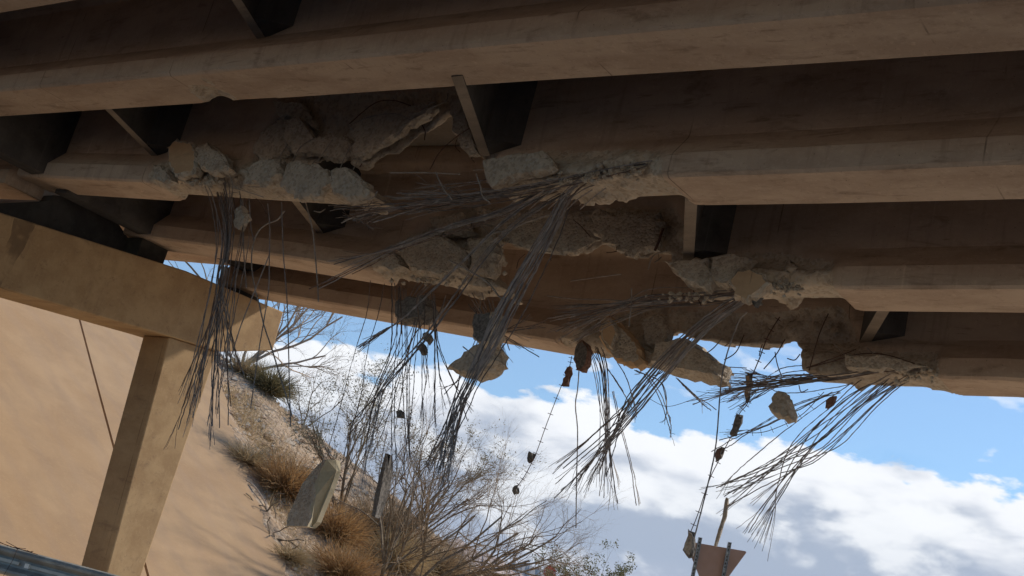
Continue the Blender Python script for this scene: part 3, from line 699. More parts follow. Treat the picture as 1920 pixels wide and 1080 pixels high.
# ------------------------------------------------------------------ loose and hanging fragments
def chunk(label, outline, d, t, mat_front=None, mat_side=None, name='concrete_chunk', cat='concrete chunk', group=None, sub=.045, jag=.012, face_scale=.86, tilt=0.):
    O = np.array([at_d(x, y, d) for x, y in outline]); c = O.mean(0)
    pts = []
    for i in range(len(O)):
        a, b = O[i], O[(i + 1) % len(O)]; n = max(1, int(np.linalg.norm(b - a) / sub))
        for q in range(n):
            p = a + (b - a) * q / n
            if q: p = p + rng.normal(0, jag, 3)
            pts.append(p)
    P = np.array(pts); n = len(P); u = GH * tilt
    lay = [(-.5, face_scale), (-.30, 1.0), (.05, 1.03), (.35, .97), (.5, .7)]
    V = []; F = []; MI = []
    for li, (f, s_) in enumerate(lay):
        r = c + (P - c) * s_ + N * (t * f) + rng.normal(0, jag * .8, P.shape) * (0 if li == 0 else 1)
        if li == 0: r = r - N[None] * ((r - c - N * (t * f)) @ N)[:, None]
        r = r + N[None] * ((P - c) @ GH * (s_ if li == 0 else 1))[:, None] * tilt
        V.extend(r)
    for li in range(len(lay) - 1):
        for j in range(n):
            F.append((li * n + j, li * n + (j + 1) % n, (li + 1) * n + (j + 1) % n, (li + 1) * n + j)); MI.append(1)
    V.append(c - N * t * (.5 + .004)); V.append(c + N * t * .55)
    for j in range(n):
        F.append((len(V) - 2, (j + 1) % n, j)); MI.append(0)
        F.append((len(V) - 1, 4 * n + j, 4 * n + (j + 1) % n)); MI.append(1)
    o = mesh_obj(name, V, F, [mat_front or M_broken, mat_side or M_broken], mi=MI)
    return tag(o, label, cat, group)
dB, dC, dD = D_OF['B'], D_OF['C'], D_OF['D']
HG = 'fragments dangling from wires and strands'
chunk('tan smooth faced chunk lodged on the left end of the uppermost broken girder', [(318, 280), (335, 266), (365, 270), (372, 278), (378, 300), (372, 330), (338, 336), (322, 310)], dB - .06, .14, M_face)
chunk('jagged grey and tan chunk touching the right side of the tan lodged chunk', [(373, 280), (398, 270), (412, 288), (428, 298), (437, 318), (425, 328), (400, 328), (378, 312)], dB - .07, .16, M_broken)
chunk('small pale chunk hanging among the strands just under the uppermost broken girder', [(444, 392), (456, 388), (462, 405), (461, 420), (452, 432), (442, 425)], dB + .3, .08, M_broken, group=HG)
chunk('large wedge shaped chunk hung below the centre by the thickest bundle of strands', [(851, 695), (880, 672), (905, 652), (928, 648), (942, 662), (943, 685), (925, 703), (897, 713), (870, 704)], dC + .1, .3, M_broken)
chunk('squarish chunk caught in the thick bundle right above the large wedge shaped chunk', [(896, 612), (900, 592), (935, 590), (938, 625), (930, 650), (912, 652), (897, 640)], dC - .1, .25, M_dusk)
chunk('small dark chunk dangling highest under the middle of the left fan of strands', [(797, 627), (804, 624), (808, 636), (805, 645), (798, 640)], dC + .3, .10, M_dusk, M_dusk, group=HG)
chunk('small dark chunk dangling just below and left of the highest small one', [(783, 652), (791, 644), (799, 650), (800, 664), (789, 660)], dC + .3, .06, M_dusk, M_dusk, group=HG)
chunk('small round dark chunk dangling in the middle of the left fan of strands', [(745, 772), (750, 769), (756, 775), (755, 785), (747, 784)], dC + .3, .06, M_dusk, M_dusk, group=HG)
chunk('dark lump of rubble clinging behind the left fan at the edge of the outer girder', [(750, 572), (775, 560), (806, 562), (812, 590), (800, 604), (765, 607), (748, 595)], dC + .45, .25, M_dusk, M_dusk)
chunk('reddish brown smooth chunk wedged in the damaged flange of the middle broken girder', [(1372, 530), (1388, 512), (1412, 508), (1440, 520), (1448, 535), (1430, 552), (1405, 572), (1380, 560)], dC - .06, .16, M_face)
chunk('grey triangular scrap stuck under the reddish brown wedged chunk', [(1412, 560), (1428, 556), (1424, 570), (1418, 578)], dC - .02, .06, M_dusk, M_dusk)
chunk('tall tilted slab fragment leaning against the outermost broken girder', [(1131, 606), (1147, 594), (1160, 604), (1185, 628), (1205, 655), (1212, 685), (1200, 692), (1160, 680), (1140, 655), (1131, 640)], dD - .12, .2, M_broken, M_face, jag=.01)
chunk('smooth tan face broken from the left side of the tall tilted slab fragment', [(1132, 612), (1146, 598), (1160, 625), (1150, 655), (1134, 642)], dD - .26, .08, M_face, M_broken, jag=.006)
chunk('pointed fragment hanging point down left of the vertical strand bunch', [(1086, 645), (1098, 640), (1107, 655), (1104, 685), (1094, 699), (1083, 692), (1080, 670)], dD + .1, .12, M_dusk, M_rustchunk)
chunk('small reddish chunk strung highest on the cross tied wire at the centre', [(1065, 689), (1071, 688), (1072, 702), (1065, 724), (1056, 724), (1057, 712), (1064, 705)], dD + .3, .06, M_rustchunk, M_rustchunk, group=HG)
chunk('small dark chunk strung halfway down the cross tied wire at the centre', [(992, 850), (1000, 849), (999, 862), (993, 870), (990, 862)], dD + .3, .06, M_dusk, M_dusk, group=HG)
chunk('small dark chunk strung lowest on the cross tied wire, in front of the bare branches', [(965, 913), (971, 912), (972, 922), (967, 927), (963, 921)], dD + .3, .06, M_dusk, M_dusk, group=HG)
chunk('thin upright stick of concrete strung under the hole where the sky shows', [(1400, 703), (1407, 702), (1405, 748), (1399, 752), (1398, 735)], dD + .2, .05, M_face, M_dusk, group=HG)
chunk('dark elongated chunk strung below the thin upright stick', [(1384, 775), (1391, 777), (1386, 800), (1378, 816), (1369, 815), (1379, 795)], dD + .2, .06, M_dusk, M_dusk, group=HG)
chunk('dark drop shaped chunk strung lowest on the wire above the yield sign', [(1350, 840), (1357, 842), (1354, 858), (1346, 865), (1342, 855)], dD + .2, .06, M_rustchunk, M_dusk, group=HG)
chunk('pale rough cone shaped chunk hanging beneath the right bundle of strands', [(1466, 735), (1474, 738), (1484, 755), (1491, 775), (1489, 788), (1478, 792), (1460, 782), (1445, 768), (1452, 750)], dD - .1, .22, M_broken)
chunk('small reddish scrap caught high in the right fan of strands', [(1549, 752), (1560, 745), (1570, 744), (1562, 758), (1550, 766)], dD + .2, .06, M_rustchunk, M_rustchunk, group=HG)
chunk('tapering grey splinter dangling from the fan tips down behind the yield sign', [(1361, 934), (1366, 936), (1363, 965), (1351, 1003), (1344, 1024), (1340, 1022), (1351, 985), (1359, 957)], dD + .5, .035, M_broken, M_broken, name='concrete_splinter', cat='splinter', jag=.003)
chunk('grey chunk hanging in front of the top left corner of the yield sign', [(1293, 995), (1301, 1000), (1302, 1022), (1296, 1046), (1288, 1040), (1286, 1020)], dD + .1, .08, M_broken, M_dusk, group=HG)
# hanging slabs at the lower left: a dark torn face and a pale cast face
def lumps(k, lst, dd):
    for (x, y, r) in lst:
        n = int(rng.integers(6, 9)); a0 = rng.uniform(0, 6); pl = []
        for i in range(n):
            a = a0 + i * 2 * math.pi / n + rng.normal(0, .15); q = r * rng.uniform(.65, 1.15)
            pl.append((x + q * 1.15 * math.cos(a), y + q * .85 * math.sin(a)))
        o = chunk('x', pl, D_OF[k] + dd + rng.uniform(-.03, .05), rng.uniform(.12, .24), name='fractured_lump', tilt=rng.uniform(-.35, .35), jag=.01, face_scale=rng.uniform(.55, .8))
        del o['label']; del o['category']
        g = GIRDER[k]; o.parent = g; o.matrix_parent_inverse = Matrix.Translation(-g.location)
def plates(k, dd, t, polys):
    for pl in polys:
        o = chunk('x', pl, D_OF[k] + dd + rng.uniform(-.02, .02), t * rng.uniform(.8, 1.25), name='fractured_slab', tilt=rng.uniform(-.16, .16), jag=.011, sub=.055, face_scale=rng.uniform(.78, .92))
        del o['label']; del o['category']
        g = GIRDER[k]; o.parent = g; o.matrix_parent_inverse = Matrix.Translation(-g.location)
plates('B', .16, .10, [[(545, 232), (570, 224), (590, 262), (630, 254), (652, 262), (655, 290), (620, 299), (590, 289), (560, 295), (543, 265)],
    [(657, 236), (700, 214), (760, 204), (815, 194), (822, 207), (762, 246), (726, 273), (700, 279), (677, 299), (660, 294), (668, 265)],
    [(480, 282), (505, 242), (535, 226), (543, 262), (540, 290), (510, 300), (490, 312)], [(520, 195), (572, 196), (590, 240), (560, 222), (530, 222)],
    [(846, 182), (866, 180), (882, 232), (902, 292), (888, 295), (863, 272), (851, 240)]])
plates('B', .01, .16, [[(540, 315), (560, 306), (592, 311), (622, 323), (629, 350), (600, 376), (560, 374), (530, 356)], [(629, 325), (655, 318), (680, 337), (697, 359), (688, 375), (655, 380), (632, 370)],
    [(470, 322), (500, 306), (530, 302), (536, 332), (505, 354), (480, 347)], [(905, 302), (960, 293), (1030, 292), (1047, 322), (1010, 334), (960, 340), (925, 352), (912, 330)],
    [(295, 312), (322, 322), (330, 342), (318, 352), (300, 340)]])
plates('C', .16, .10, [[(905, 402), (960, 399), (1040, 398), (1110, 400), (1116, 445), (1080, 467), (1045, 474), (1000, 470), (965, 462), (935, 440)],
    [(1120, 402), (1235, 400), (1241, 440), (1233, 466), (1210, 472), (1180, 480), (1140, 457), (1120, 444)], [(810, 412), (870, 402), (892, 438), (850, 446), (822, 440)]])
plates('C', .02, .18, [[(750, 472), (790, 452), (838, 447), (880, 472), (884, 510), (830, 524), (780, 512)], [(882, 452), (935, 442), (942, 482), (926, 522), (890, 516)],
    [(720, 485), (748, 478), (772, 508), (745, 515), (725, 505)], [(1252, 496), (1290, 492), (1330, 486), (1342, 520), (1330, 546), (1300, 536), (1272, 515)], [(1338, 486), (1385, 480), (1420, 492), (1392, 512), (1368, 540), (1345, 535)]])
plates('D', .02, .16, [[(1205, 600), (1240, 592), (1262, 622), (1250, 660), (1215, 650)], [(1178, 640), (1205, 655), (1240, 668), (1235, 690), (1195, 682)]])
plates('D', -.02, .12, [[(1590, 672), (1640, 670), (1700, 676), (1738, 686), (1700, 694), (1640, 698), (1592, 694)]])
chunk('x', [(1240, 655), (1300, 643), (1316, 657), (1343, 673), (1362, 690), (1360, 718), (1318, 712), (1270, 702), (1232, 690)], dD + .02, .5, M_broken, name='fractured_lump')
q_ = bpy.context.scene.collection.objects[-1]
del q_['label']; del q_['category']; q_.parent = GIRDER['D']; q_.matrix_parent_inverse = Matrix.Translation(-GIRDER['D'].location)
def slab(label, L, ridge, R, d, t, mats):
    top, bot = ridge[0], ridge[-1]
    rg = [at_d(x, y, d - t) for x, y in ridge]; lp = [at_d(x, y, d + t * .3) for x, y in L]; rp = [at_d(x, y, d + t * .8) for x, y in R]
    V = lp + rg + rp; bk = [p + N * t * 1.2 for p in V]
    nl, nr, nR = len(lp), len(rg), len(rp)
    A = list(range(nl)) + list(range(nl + nr - 1, nl - 1, -1)); Bf = list(range(nl, nl + nr)) + list(range(nl + nr + nR - 1, nl + nr - 1, -1))
    rim = list(range(nl)) + [nl + nr - 1] + list(range(nl + nr + nR - 1, nl + nr - 1, -1)) + [nl]
    b = len(V); F = [tuple(A)[::-1], tuple(Bf)[::-1]]; MI = [1, 0]
    F.append(tuple(b + i for i in rim)); MI.append(1)
    for i in range(len(rim)):
        a_, c_ = rim[i], rim[(i + 1) % len(rim)]; F.append((a_, b + a_, b + c_, c_)); MI.append(1 if i < nl else 0)
    o = mesh_obj('concrete_slab', V + bk, F, mats, mi=MI)
    return tag(o, label, 'concrete slab', 'slabs dangling low from long strands')
slab('large hanging slab with a pale cast face and dark torn side, by the orange dry bush', [(605, 863), (588, 880), (566, 908), (552, 940), (540, 965), (537, 986)], [(612, 861), (600, 885), (590, 905), (592, 930), (582, 950), (585, 970), (576, 987)], [(630, 862), (631, 882), (620, 915), (606, 948), (594, 978), (584, 988)], dC + .3, .06, [M_slabface, M_broken])
slab('thin narrow hanging slab seen almost edge on in the bare bush', [(722, 850), (712, 890), (702, 930), (697, 968)], [(725, 850), (720, 885), (712, 930), (703, 970)], [(729, 852), (729, 890), (722, 925), (708, 965)], dC + .3, .05, [M_dusk, M_dusk])
# loose aggregate stuck in the strand pockets
def pebbles(k, cx, cy, rx, ry, n, dd=0.0):
    mbb = MB()
    for i in range(n):
        x = cx + rng.normal(0, rx); y = cy + rng.normal(0, ry) + (x - cx) * -.04; c = at_d(x, y, D_OF[k] + dd + rng.uniform(-.03, .05)); r = rng.uniform(.012, .035)
        ic = [(0, 0, 1), (.9, 0, .3), (.3, .85, .3), (-.7, .5, .3), (-.7, -.5, .3), (.3, -.85, .3), (.7, .5, -.4), (-.3, .85, -.4), (-.9, 0, -.4), (-.3, -.85, -.4), (.7, -.5, -.4), (0, 0, -1)]
        v = [c + r * np.array(q) * rng.uniform(.7, 1.2, 3) for q in ic]
        mbb.add(v, [(0, 1, 2), (0, 2, 3), (0, 3, 4), (0, 4, 5), (0, 5, 1), (1, 6, 2), (2, 7, 3), (3, 8, 4), (4, 9, 5), (5, 10, 1), (2, 6, 7), (3, 7, 8), (4, 8, 9), (5, 9, 10), (1, 10, 6), (11, 7, 6), (11, 8, 7), (11, 9, 8), (11, 10, 9), (11, 6, 10)])
    o = mbb.build('aggregate', M_broken, GIRDER[k]); o['kind'] = 'stuff'
pebbles('B', 1165, 320, 26, 8, 80, .03); pebbles('B', 375, 340, 26, 6, 50, .03); pebbles('B', 1080, 335, 40, 5, 40, .03)
pebbles('C', 1470, 540, 28, 6, 60, .03); pebbles('C', 1280, 556, 30, 5, 40, .1); pebbles('C', 830, 520, 40, 7, 60, .06)
pebbles('D', 1720, 700, 18, 10, 60, .02)

# ------------------------------------------------------------------ ground
def terrain_h(s, d):
    a = (s - SL0) * SLK
    b = 7.1 - (d - 21.2) * .74
    h_ = np.minimum(np.minimum(a, b), 7.3)
    h_ = h_ - np.clip(.8 - np.abs(a - b), 0, .8) ** 2 * .35
    return np.maximum(h_, 0.0)
mt, t, b = new_mat('desert_gravel'); p = pos(t)
n1 = t.noise(p, .5, 5, .6); n2 = t.noise(p, 5, 6, .7); vo = t.new('ShaderNodeTexVoronoi'); t.link(p, vo.inputs['Vector']); vo.inputs['Scale'].default_value = 9
bw = t.new('ShaderNodeRGBToBW'); t.link(vo.outputs['Color'], bw.inputs[0])
c = t.mix(t.ramp(n1, .35, .65), (.34, .235, .15), (.43, .31, .21)); c = t.mix(t.math('MULTIPLY', t.ramp(n2, .5, .75), .5), c, (.24, .165, .11))
c = t.mix(t.math('MULTIPLY', t.ramp(bw.outputs[0], .6, .8), .5), c, (.52, .43, .33)); c = t.mix(t.math('MULTIPLY', t.ramp(bw.outputs[0], .3, .2), .5), c, (.2, .14, .10))
t.link(c, b.inputs['Base Color']); b.inputs['Roughness'].default_value = 1
set_bump(t, b, t.math('ADD', t.math('MULTIPLY', vo.outputs['Distance'], -1.), n2), .8, .06)
M_gravel = mt
S = np.concatenate([np.arange(15.5, 34, .25), np.arange(34, 70, 3.)]); Dd = np.concatenate([np.arange(-30, 8, 2.), np.arange(8, 34, .25), np.arange(34, 60, 3.)])
ss, dd = np.meshgrid(S, Dd, indexing='ij')
hh = terrain_h(ss, dd); live = np.clip(hh * 3, 0, 1)
hh = hh + live * (fbm(ss, dd, ss * 0, .8, 4) * .22) - .12 * (1 - live)
hh = hh - .22 * np.clip((17.3 + (ss - 19) * .3 - .1 - dd) * 2.5, 0, 1) * (ss < 29)
V = (ss[..., None] * GH + dd[..., None] * N + hh[..., None] * np.array([0, 0, 1])).reshape(-1, 3)
nS, nD = ss.shape
F = [(i * nD + j, (i + 1) * nD + j, (i + 1) * nD + j + 1, i * nD + j + 1) for i in range(nS - 1) for j in range(nD - 1)]
tag(mesh_obj('hillside', V, F, M_gravel, smooth=True), kind='structure')
# stones scattered on it
mbb = MB()
for i in range(5200):
    s_ = rng.uniform(17, 29.5); d_ = rng.uniform(16.5, 27.5)
    if d_ < 17.3 + (s_ - 19) * .3 + .2: continue
    h_ = float(terrain_h(s_, d_))
    if h_ <= .02: continue
    h_ += float(fbm(np.array([s_]), np.array([d_]), np.array([0.]), .8, 4)[0]) * .22 if False else 0
    c = W(s_, d_, h_); r = rng.gamma(2, .018) + .015
    v = [c + r * np.array(q) * rng.uniform(.7, 1.4, 3) for q in ((1, 0, 0), (-.5, .87, 0), (-.5, -.87, 0), (0, 0, .8), (0, 0, -.8))]
    mbb.add(v, [(0, 1, 3), (1, 2, 3), (2, 0, 3), (1, 0, 4), (2, 1, 4), (0, 2, 4)], int(rng.integers(3)))
M_st = [mat_simple('stone_pale', (.45, .36, .28), (.52, .44, .35), 6, .95), mat_simple('stone_brown', (.25, .17, .12), (.33, .23, .16), 6, .95), mat_simple('stone_grey', (.3, .27, .24), (.4, .36, .31), 6, .95)]
tag(mbb.build('loose_gravel', M_st), kind='stuff')
# flat ground and road
mt, t, b = new_mat('desert_soil'); p = pos(t)
c = t.mix(t.ramp(t.noise(p, .15, 6, .6), .35, .65), (.47, .36, .24), (.55, .43, .30)); c = t.mix(t.math('MULTIPLY', t.ramp(t.noise(p, 3, 5, .7), .5, .7), .4), c, (.25, .18, .12))
t.link(c, b.inputs['Base Color']); b.inputs['Roughness'].default_value = 1
g_ = mesh_obj('ground', [(-5900, -2900, -.02), (5900, -2900, -.02), (5900, 7500, -.02), (-5900, 7500, -.02)], [(0, 1, 2, 3)], mt); tag(g_, kind='structure')
mt, t, b = new_mat('asphalt'); p = pos(t)
c = t.mix(t.ramp(t.noise(p, 1.2, 6, .6), .35, .65), (.17, .155, .135), (.23, .21, .185)); t.link(c, b.inputs['Base Color']); b.inputs['Roughness'].default_value = .9
set_bump(t, b, t.noise(p, 90, 2, .5), .3, .01)
RDIR = np.array([.985, -.17, 0]); RDIR /= np.linalg.norm(RDIR); RN = np.array([-RDIR[1], RDIR[0], 0])
def strip(name, off0, off1, z, mat, l0=-120, l1=160):
    P = [RDIR * l0 + RN * off0, RDIR * l1 + RN * off0, RDIR * l1 + RN * off1, RDIR * l0 + RN * off1]
    return mesh_obj(name, [p + np.array([0, 0, z]) for p in P], [(0, 1, 2, 3)], mat)
tag(strip('road', -6, 9.5, .004, mt), kind='structure')
tag(strip('edge_line', 8.6, 8.75, .008, M_white), kind='structure')
# concrete slope paving under the bridge
mt, t, b = new_mat('slope_paving_concrete'); p = pos(t); rp = t.scalev(p, 1, 1, 1, rot=(0, 0, -ROTZ))
n1 = t.noise(t.scalev(rp, .8, .8, .8), .6, 7, .65, .3); n2 = t.noise(t.scalev(rp, .8, 1.0, 1), 1.3, 7, .62, .5); n3 = t.noise(p, 14, 5, .7)
c = t.mix(t.ramp(n1, .32, .68), (.325, .205, .11), (.385, .255, .145)); c = t.mix(t.math('MULTIPLY', t.ramp(n2, .40, .75), .4), c, (.235, .155, .095))
c = t.mix(t.math('MULTIPLY', t.ramp(n3, .5, .75), .25), c, (.48, .33, .18))
arc = t.new('ShaderNodeTexWave', wave_type='RINGS'); t.link(t.scalev(rp, .2, .35, .2, off=(1, 2, 0)), arc.inputs['Vector']); arc.inputs['Scale'].default_value = 1.2; arc.inputs['Distortion'].default_value = 5; arc.inputs['Detail'].default_value = 3
c = t.mix(t.math('MULTIPLY', t.ramp(arc.outputs['Fac'], .6, 1.0), .15), c, (.27, .19, .14))
t.link(c, b.inputs['Base Color']); b.inputs['Roughness'].default_value = .9; set_bump(t, b, n3, .12, .02)
def pav_edge(s): return 17.3 + (s - 19) * .3 + .12 * math.sin(s * 1.7) + .07 * math.sin(s * 4.3 + 1) + (.35 if s > 22 else 0) * min(1, (s - 22) * .3)
V = []; F = []; Ss = np.arange(16.2, 28.6, .15); nd = 60
def joint(s): return 14.0 + (s - 21.1) * .25
for s_ in Ss:
    e = pav_edge(s_); j0 = joint(s_)
    ds = np.concatenate([np.linspace(-6, j0 - .03, 34), [j0 - .012, j0, j0 + .012], np.linspace(j0 + .03, e, 22)])
    for i, d_ in enumerate(ds):
        z = (s_ - SL0) * SLK + .09 + float(fbm(np.array([s_]), np.array([d_]), np.array([1.]), .25, 1)[0]) * .012
        if i in (34, 35, 36): z -= .05
        V.append(W(s_, d_, z))
    V.append(W(s_, e + .02, (s_ - SL0) * SLK - .25))
nd = 34 + 3 + 22 + 1
F = [(i * nd + j, (i + 1) * nd + j, (i + 1) * nd + j + 1, i * nd + j + 1) for i in range(len(Ss) - 1) for j in range(nd - 1)]
o = mesh_obj('slope_paving', V, F, mt, smooth=False); tag(o, kind='structure')
# abutment wall at the top of the slope
mb = MB(); mb.box(W(28.2, -3, 5.2), GH * .6, N * 15.3, np.array([0, 0, 2.2]))
tag(mb.build('abutment_wall', M_pier), 'tan abutment wall at the top of the slope behind the pier', 'abutment')

# ------------------------------------------------------------------ guardrail
rail = empty('guardrail', (-4, 13.6, 0)); tag(rail, 'grey steel crash barrier rail in the lower left corner', 'guardrail')
G0 = at_y(0, 1019, 14.0); G1 = at_y(225, 1081, 13.75); gd = (G1 - G0); gd[2] = 0; gd /= np.linalg.norm(gd); zt = (G0[2] + G1[2]) / 2
gn = np.array([-gd[1], gd[0], 0]);
prof = [(.0, 0), (.045, -.006), (.055, -.03), (.0, -.085), (-.028, -.10), (-.028, -.125), (.0, -.14), (.055, -.185), (.055, -.20), (.0, -.215), (-.0, -.155 - .09)]
prof = [(.01, 0), (-.03, -.012), (-.045, -.04), (-.04, -.065), (.035, -.11), (.04, -.155), (.035, -.2), (-.04, -.245), (-.045, -.27), (-.03, -.298), (.01, -.31)]
Pc = np.array([G0[0], G0[1], 0.]); mb = MB()
A = Pc - gd * 9; B_ = Pc + gd * 14
va = [A + gn * x + np.array([0, 0, zt + z]) for x, z in prof]; vb = [B_ + gn * x + np.array([0, 0, zt + z]) for x, z in prof]
k_ = len(prof); th = gn * .004
allv = va + vb + [v + th for v in va] + [v + th for v in vb]
mb.add(allv, [(j, j + 1, k_ + j + 1, k_ + j) for j in range(k_ - 1)] + [(2 * k_ + j + 1, 2 * k_ + j, 3 * k_ + j, 3 * k_ + j + 1) for j in range(k_ - 1)] + [(0, k_, 3 * k_, 2 * k_), (k_ - 1, 3 * k_ - 1, 4 * k_ - 1, 2 * k_ - 1)])
mb.build('rail_beam', M_galvedge, rail)
mb = MB()                                          # pale strip along the valley, with its gap
for a_, b2 in ((-9, .30), (.40, 14)):
    p0 = Pc + gd * a_ + gn * .018 + np.array([0, 0, zt - .170]); mb.box(p0, gd * (b2 - a_), gn * -.012, np.array([0, 0, .035]))
mb.build('reflective_strip', M_strip, rail)
mb = MB(); p0 = Pc + gd * .385 - gn * .02 + np.array([0, 0, zt - .178]); mb.box(p0, gd * .05, gn * .03, np.array([0, 0, .05])); mb.build('delineator', M_white, rail)
for q in (-6, -2.2, .95, 4.8, 8.6):
    mb = MB(); p0 = Pc + gd * q + gn * .05; mb.box(p0 - np.array([0, 0, .3]), gd * .15, gn * .2, np.array([0, 0, zt + .27])); mb.build('post', M_dark, rail)
# twigs caught on the rail
mb = MB()
for i in range(16):
    c = Pc + gd * rng.normal(.28, .09) + np.array([0, 0, zt + .005]); dv = gd * rng.normal(0, .12) + np.array([0, 0, rng.normal(.01, .015)]) - gn * .03
    mb.tube([c - gn * .05, c + dv * .5 - gn * .05, c + dv - gn * .04], .004, 3)
mb.tube([Pc + gd * .25 - gn * .055 + np.array([0, 0, zt]), Pc + gd * .25 - gn * .06 + np.array([0, 0, zt - .12]), Pc + gd * .2 - gn * .06 + np.array([0, 0, zt - .35])], .003, 3)
tag(mb.build('twig_clump', M_rust), 'dark dry twigs caught on top of the guardrail', 'twigs')

# ------------------------------------------------------------------ signs
SY = 17.2
sign = empty('yield_sign', at_y(1330, 1300, SY)); tag(sign, 'tan back of a point down triangular yield sign on two steel posts', 'road sign')
def s_at(x, y, o=0): return at_y(x, y, SY + o)
TL, TR = s_at(1284, 1014), s_at(1401, 1034)
side = np.linalg.norm(TR - TL); ax = (TR - TL) / side; 
dn = np.array([0, 0, -1.]) - ax * (ax @ np.array([0, 0, -1.])); dn /= np.linalg.norm(dn); nn_ = np.cross(ax, dn)
AP = (TL + TR) / 2 + dn * side * .866
def tri_plate(c0, c1, c2, th, name, mat, off, shrink=0., rnd=.04):
    c = (c0 + c1 + c2) / 3; pts = []
    cs = [c + (q - c) * (1 - shrink) for q in (c0, c1, c2)]
    for i in range(3):
        q = cs[i]; a = cs[i - 1] - q; b = cs[(i + 1) % 3] - q; a /= np.linalg.norm(a); b /= np.linalg.norm(b)
        for t_ in np.linspace(0, 1, 6):
            p = (1 - t_) ** 2 * (q + a * rnd) + 2 * t_ * (1 - t_) * q + t_ ** 2 * (q + b * rnd); pts.append(p + nn_ * off)
    n = len(pts); V = pts + [p + nn_ * th for p in pts]
    return mesh_obj(name, V, [tuple(range(n))[::-1], tuple(range(n, 2 * n))] + [(j, (j + 1) % n, n + (j + 1) % n, n + j) for j in range(n)], mat, sign)
sgn = 1 if nn_[1] > 0 else -1
tri_plate(TL, TR, AP, .004 * sgn, 'sign_plate', M_tan, 0)
tri_plate(TL, TR, AP, .002 * sgn, 'red_border', M_red, .0065 * sgn, .02); tri_plate(TL, TR, AP, .002 * sgn, 'white_centre', M_white, .0095 * sgn, .35)
for top in (s_at(1312, 1008), s_at(1367, 1017)):
    mb = MB(); w_ = .052; Lp = top[2] + .2; base = np.array([top[0], top[1] - .06, 0])
    # u-channel with punched holes drawn as dark slots
    for (o0, ww, dp, oy) in ((-w_ / 2, .006, .03, 0), (w_ / 2 - .006, .006, .03, 0), (-w_ / 2 + .007, w_ - .014, .004, .024)):
        mb.box(base + ax * o0 * 1.0 + np.array([0, oy, -.2]), ax * ww, np.array([0, dp, 0]), np.array([0, 0, Lp]), 0)
    for q in range(int(Lp / .05)):
        mb.box(base + ax * -.008 + np.array([0, .0215, -.15 + q * .05]), ax * .016, np.array([0, .002, 0]), np.array([0, 0, .022]), 1)
    mb.build('sign_post', [M_post, M_dark], sign)
for top in (s_at(1312, 1008), s_at(1367, 1017)):
    for dz in (.16, .42):
        c_ = np.array([top[0], top[1] - .035, top[2] - dz]); mb = MB(); mb.tube([c_ + np.array([0, -.01, 0]), c_ + np.array([0, .03, 0])], .016, 6); mb.build('bolt', M_galv, sign)
# stop sign far off
SSY = 46.
c0 = at_y(1031, 1073, SSY); stop = empty('stop_sign', (c0[0], c0[1], 0)); tag(stop, 'small red stop sign far away among the leafy bushes', 'road sign')
def octo(r, y, name, mat, th=.01):
    v = [(c0[0] + r * math.cos(math.radians(22.5 + 45 * i)), c0[1] + y, c0[2] + r * math.sin(math.radians(22.5 + 45 * i))) for i in range(8)]
    v += [(x, q + th, z) for x, q, z in v]
    return mesh_obj(name, v, [tuple(range(8)), tuple(range(8, 16))[::-1]] + [(j, 8 + j, 8 + (j + 1) % 8, (j + 1) % 8) for j in range(8)], mat, stop)
octo(.27, 0, 'white_border', M_white); octo(.255, -.005, 'sign_face', M_red, .004)
cu = bpy.data.curves.new('lettering', 'FONT'); cu.body = 'STOP'; cu.size = .2; cu.align_x = 'CENTER'; cu.align_y = 'CENTER'; cu.extrude = .002
to = bpy.data.objects.new('lettering', cu); col.objects.link(to); cu.materials.append(M_white)
dg = bpy.context.evaluated_depsgraph_get(); me = bpy.data.meshes.new_from_object(to.evaluated_get(dg)); bpy.data.objects.remove(to)
to = bpy.data.objects.new('lettering', me); col.objects.link(to); to.parent = stop; to.location = (0, -.012, c0[2]); to.rotation_euler = (math.pi / 2, 0, 0)
mb = MB(); mb.box((c0[0] - .03, c0[1] + .015, -.1), (.06, 0, 0), (0, .04, 0), (0, 0, c0[2] + .3)); mb.build('sign_post', M_post, stop)

# ------------------------------------------------------------------ vegetation
M_bark = mat_simple('grey_bark', (.13, .10, .07), (.23, .18, .125), 10, .95, 0, .3)
M_twig = mat_simple('twig_bark', (.20, .14, .085), (.31, .225, .145), 6, .95)
M_paletwig = mat_simple('pale_twig_bark', (.36, .27, .2), (.46, .37, .29), 6, .95)
def leafmat(name, c1, c2):
    mt, t, b = new_mat(name); p = pos(t); c = t.mix(t.ramp(t.noise(p, 14, 4, .8), .35, .65), c1, c2); t.link(c, b.inputs['Base Color']); b.inputs['Roughness'].default_value = .8
    tr = t.new('ShaderNodeBsdfTranslucent'); t.link(c, tr.inputs[0]); mx = t.new('ShaderNodeMixShader'); mx.inputs[0].default_value = .3
    ou = [q for q in t.n if q.type == 'OUTPUT_MATERIAL'][0]; t.link(b.outputs[0], mx.inputs[1]); t.link(tr.outputs[0], mx.inputs[2]); t.link(mx.outputs[0], ou.inputs[0]); return mt
M_leaf = leafmat('olive_leaf', (.10, .105, .05), (.19, .18, .08)); M_greyleaf = leafmat('grey_green_leaf', (.20, .19, .12), (.30, .27, .18))
M_orange = leafmat('dry_orange_stalks', (.33, .19, .08), (.54, .35, .17)); M_straw = leafmat('dry_straw', (.42, .31, .17), (.55, .42, .25)); M_brush = leafmat('olive_brush', (.13, .115, .055), (.25, .2, .10))
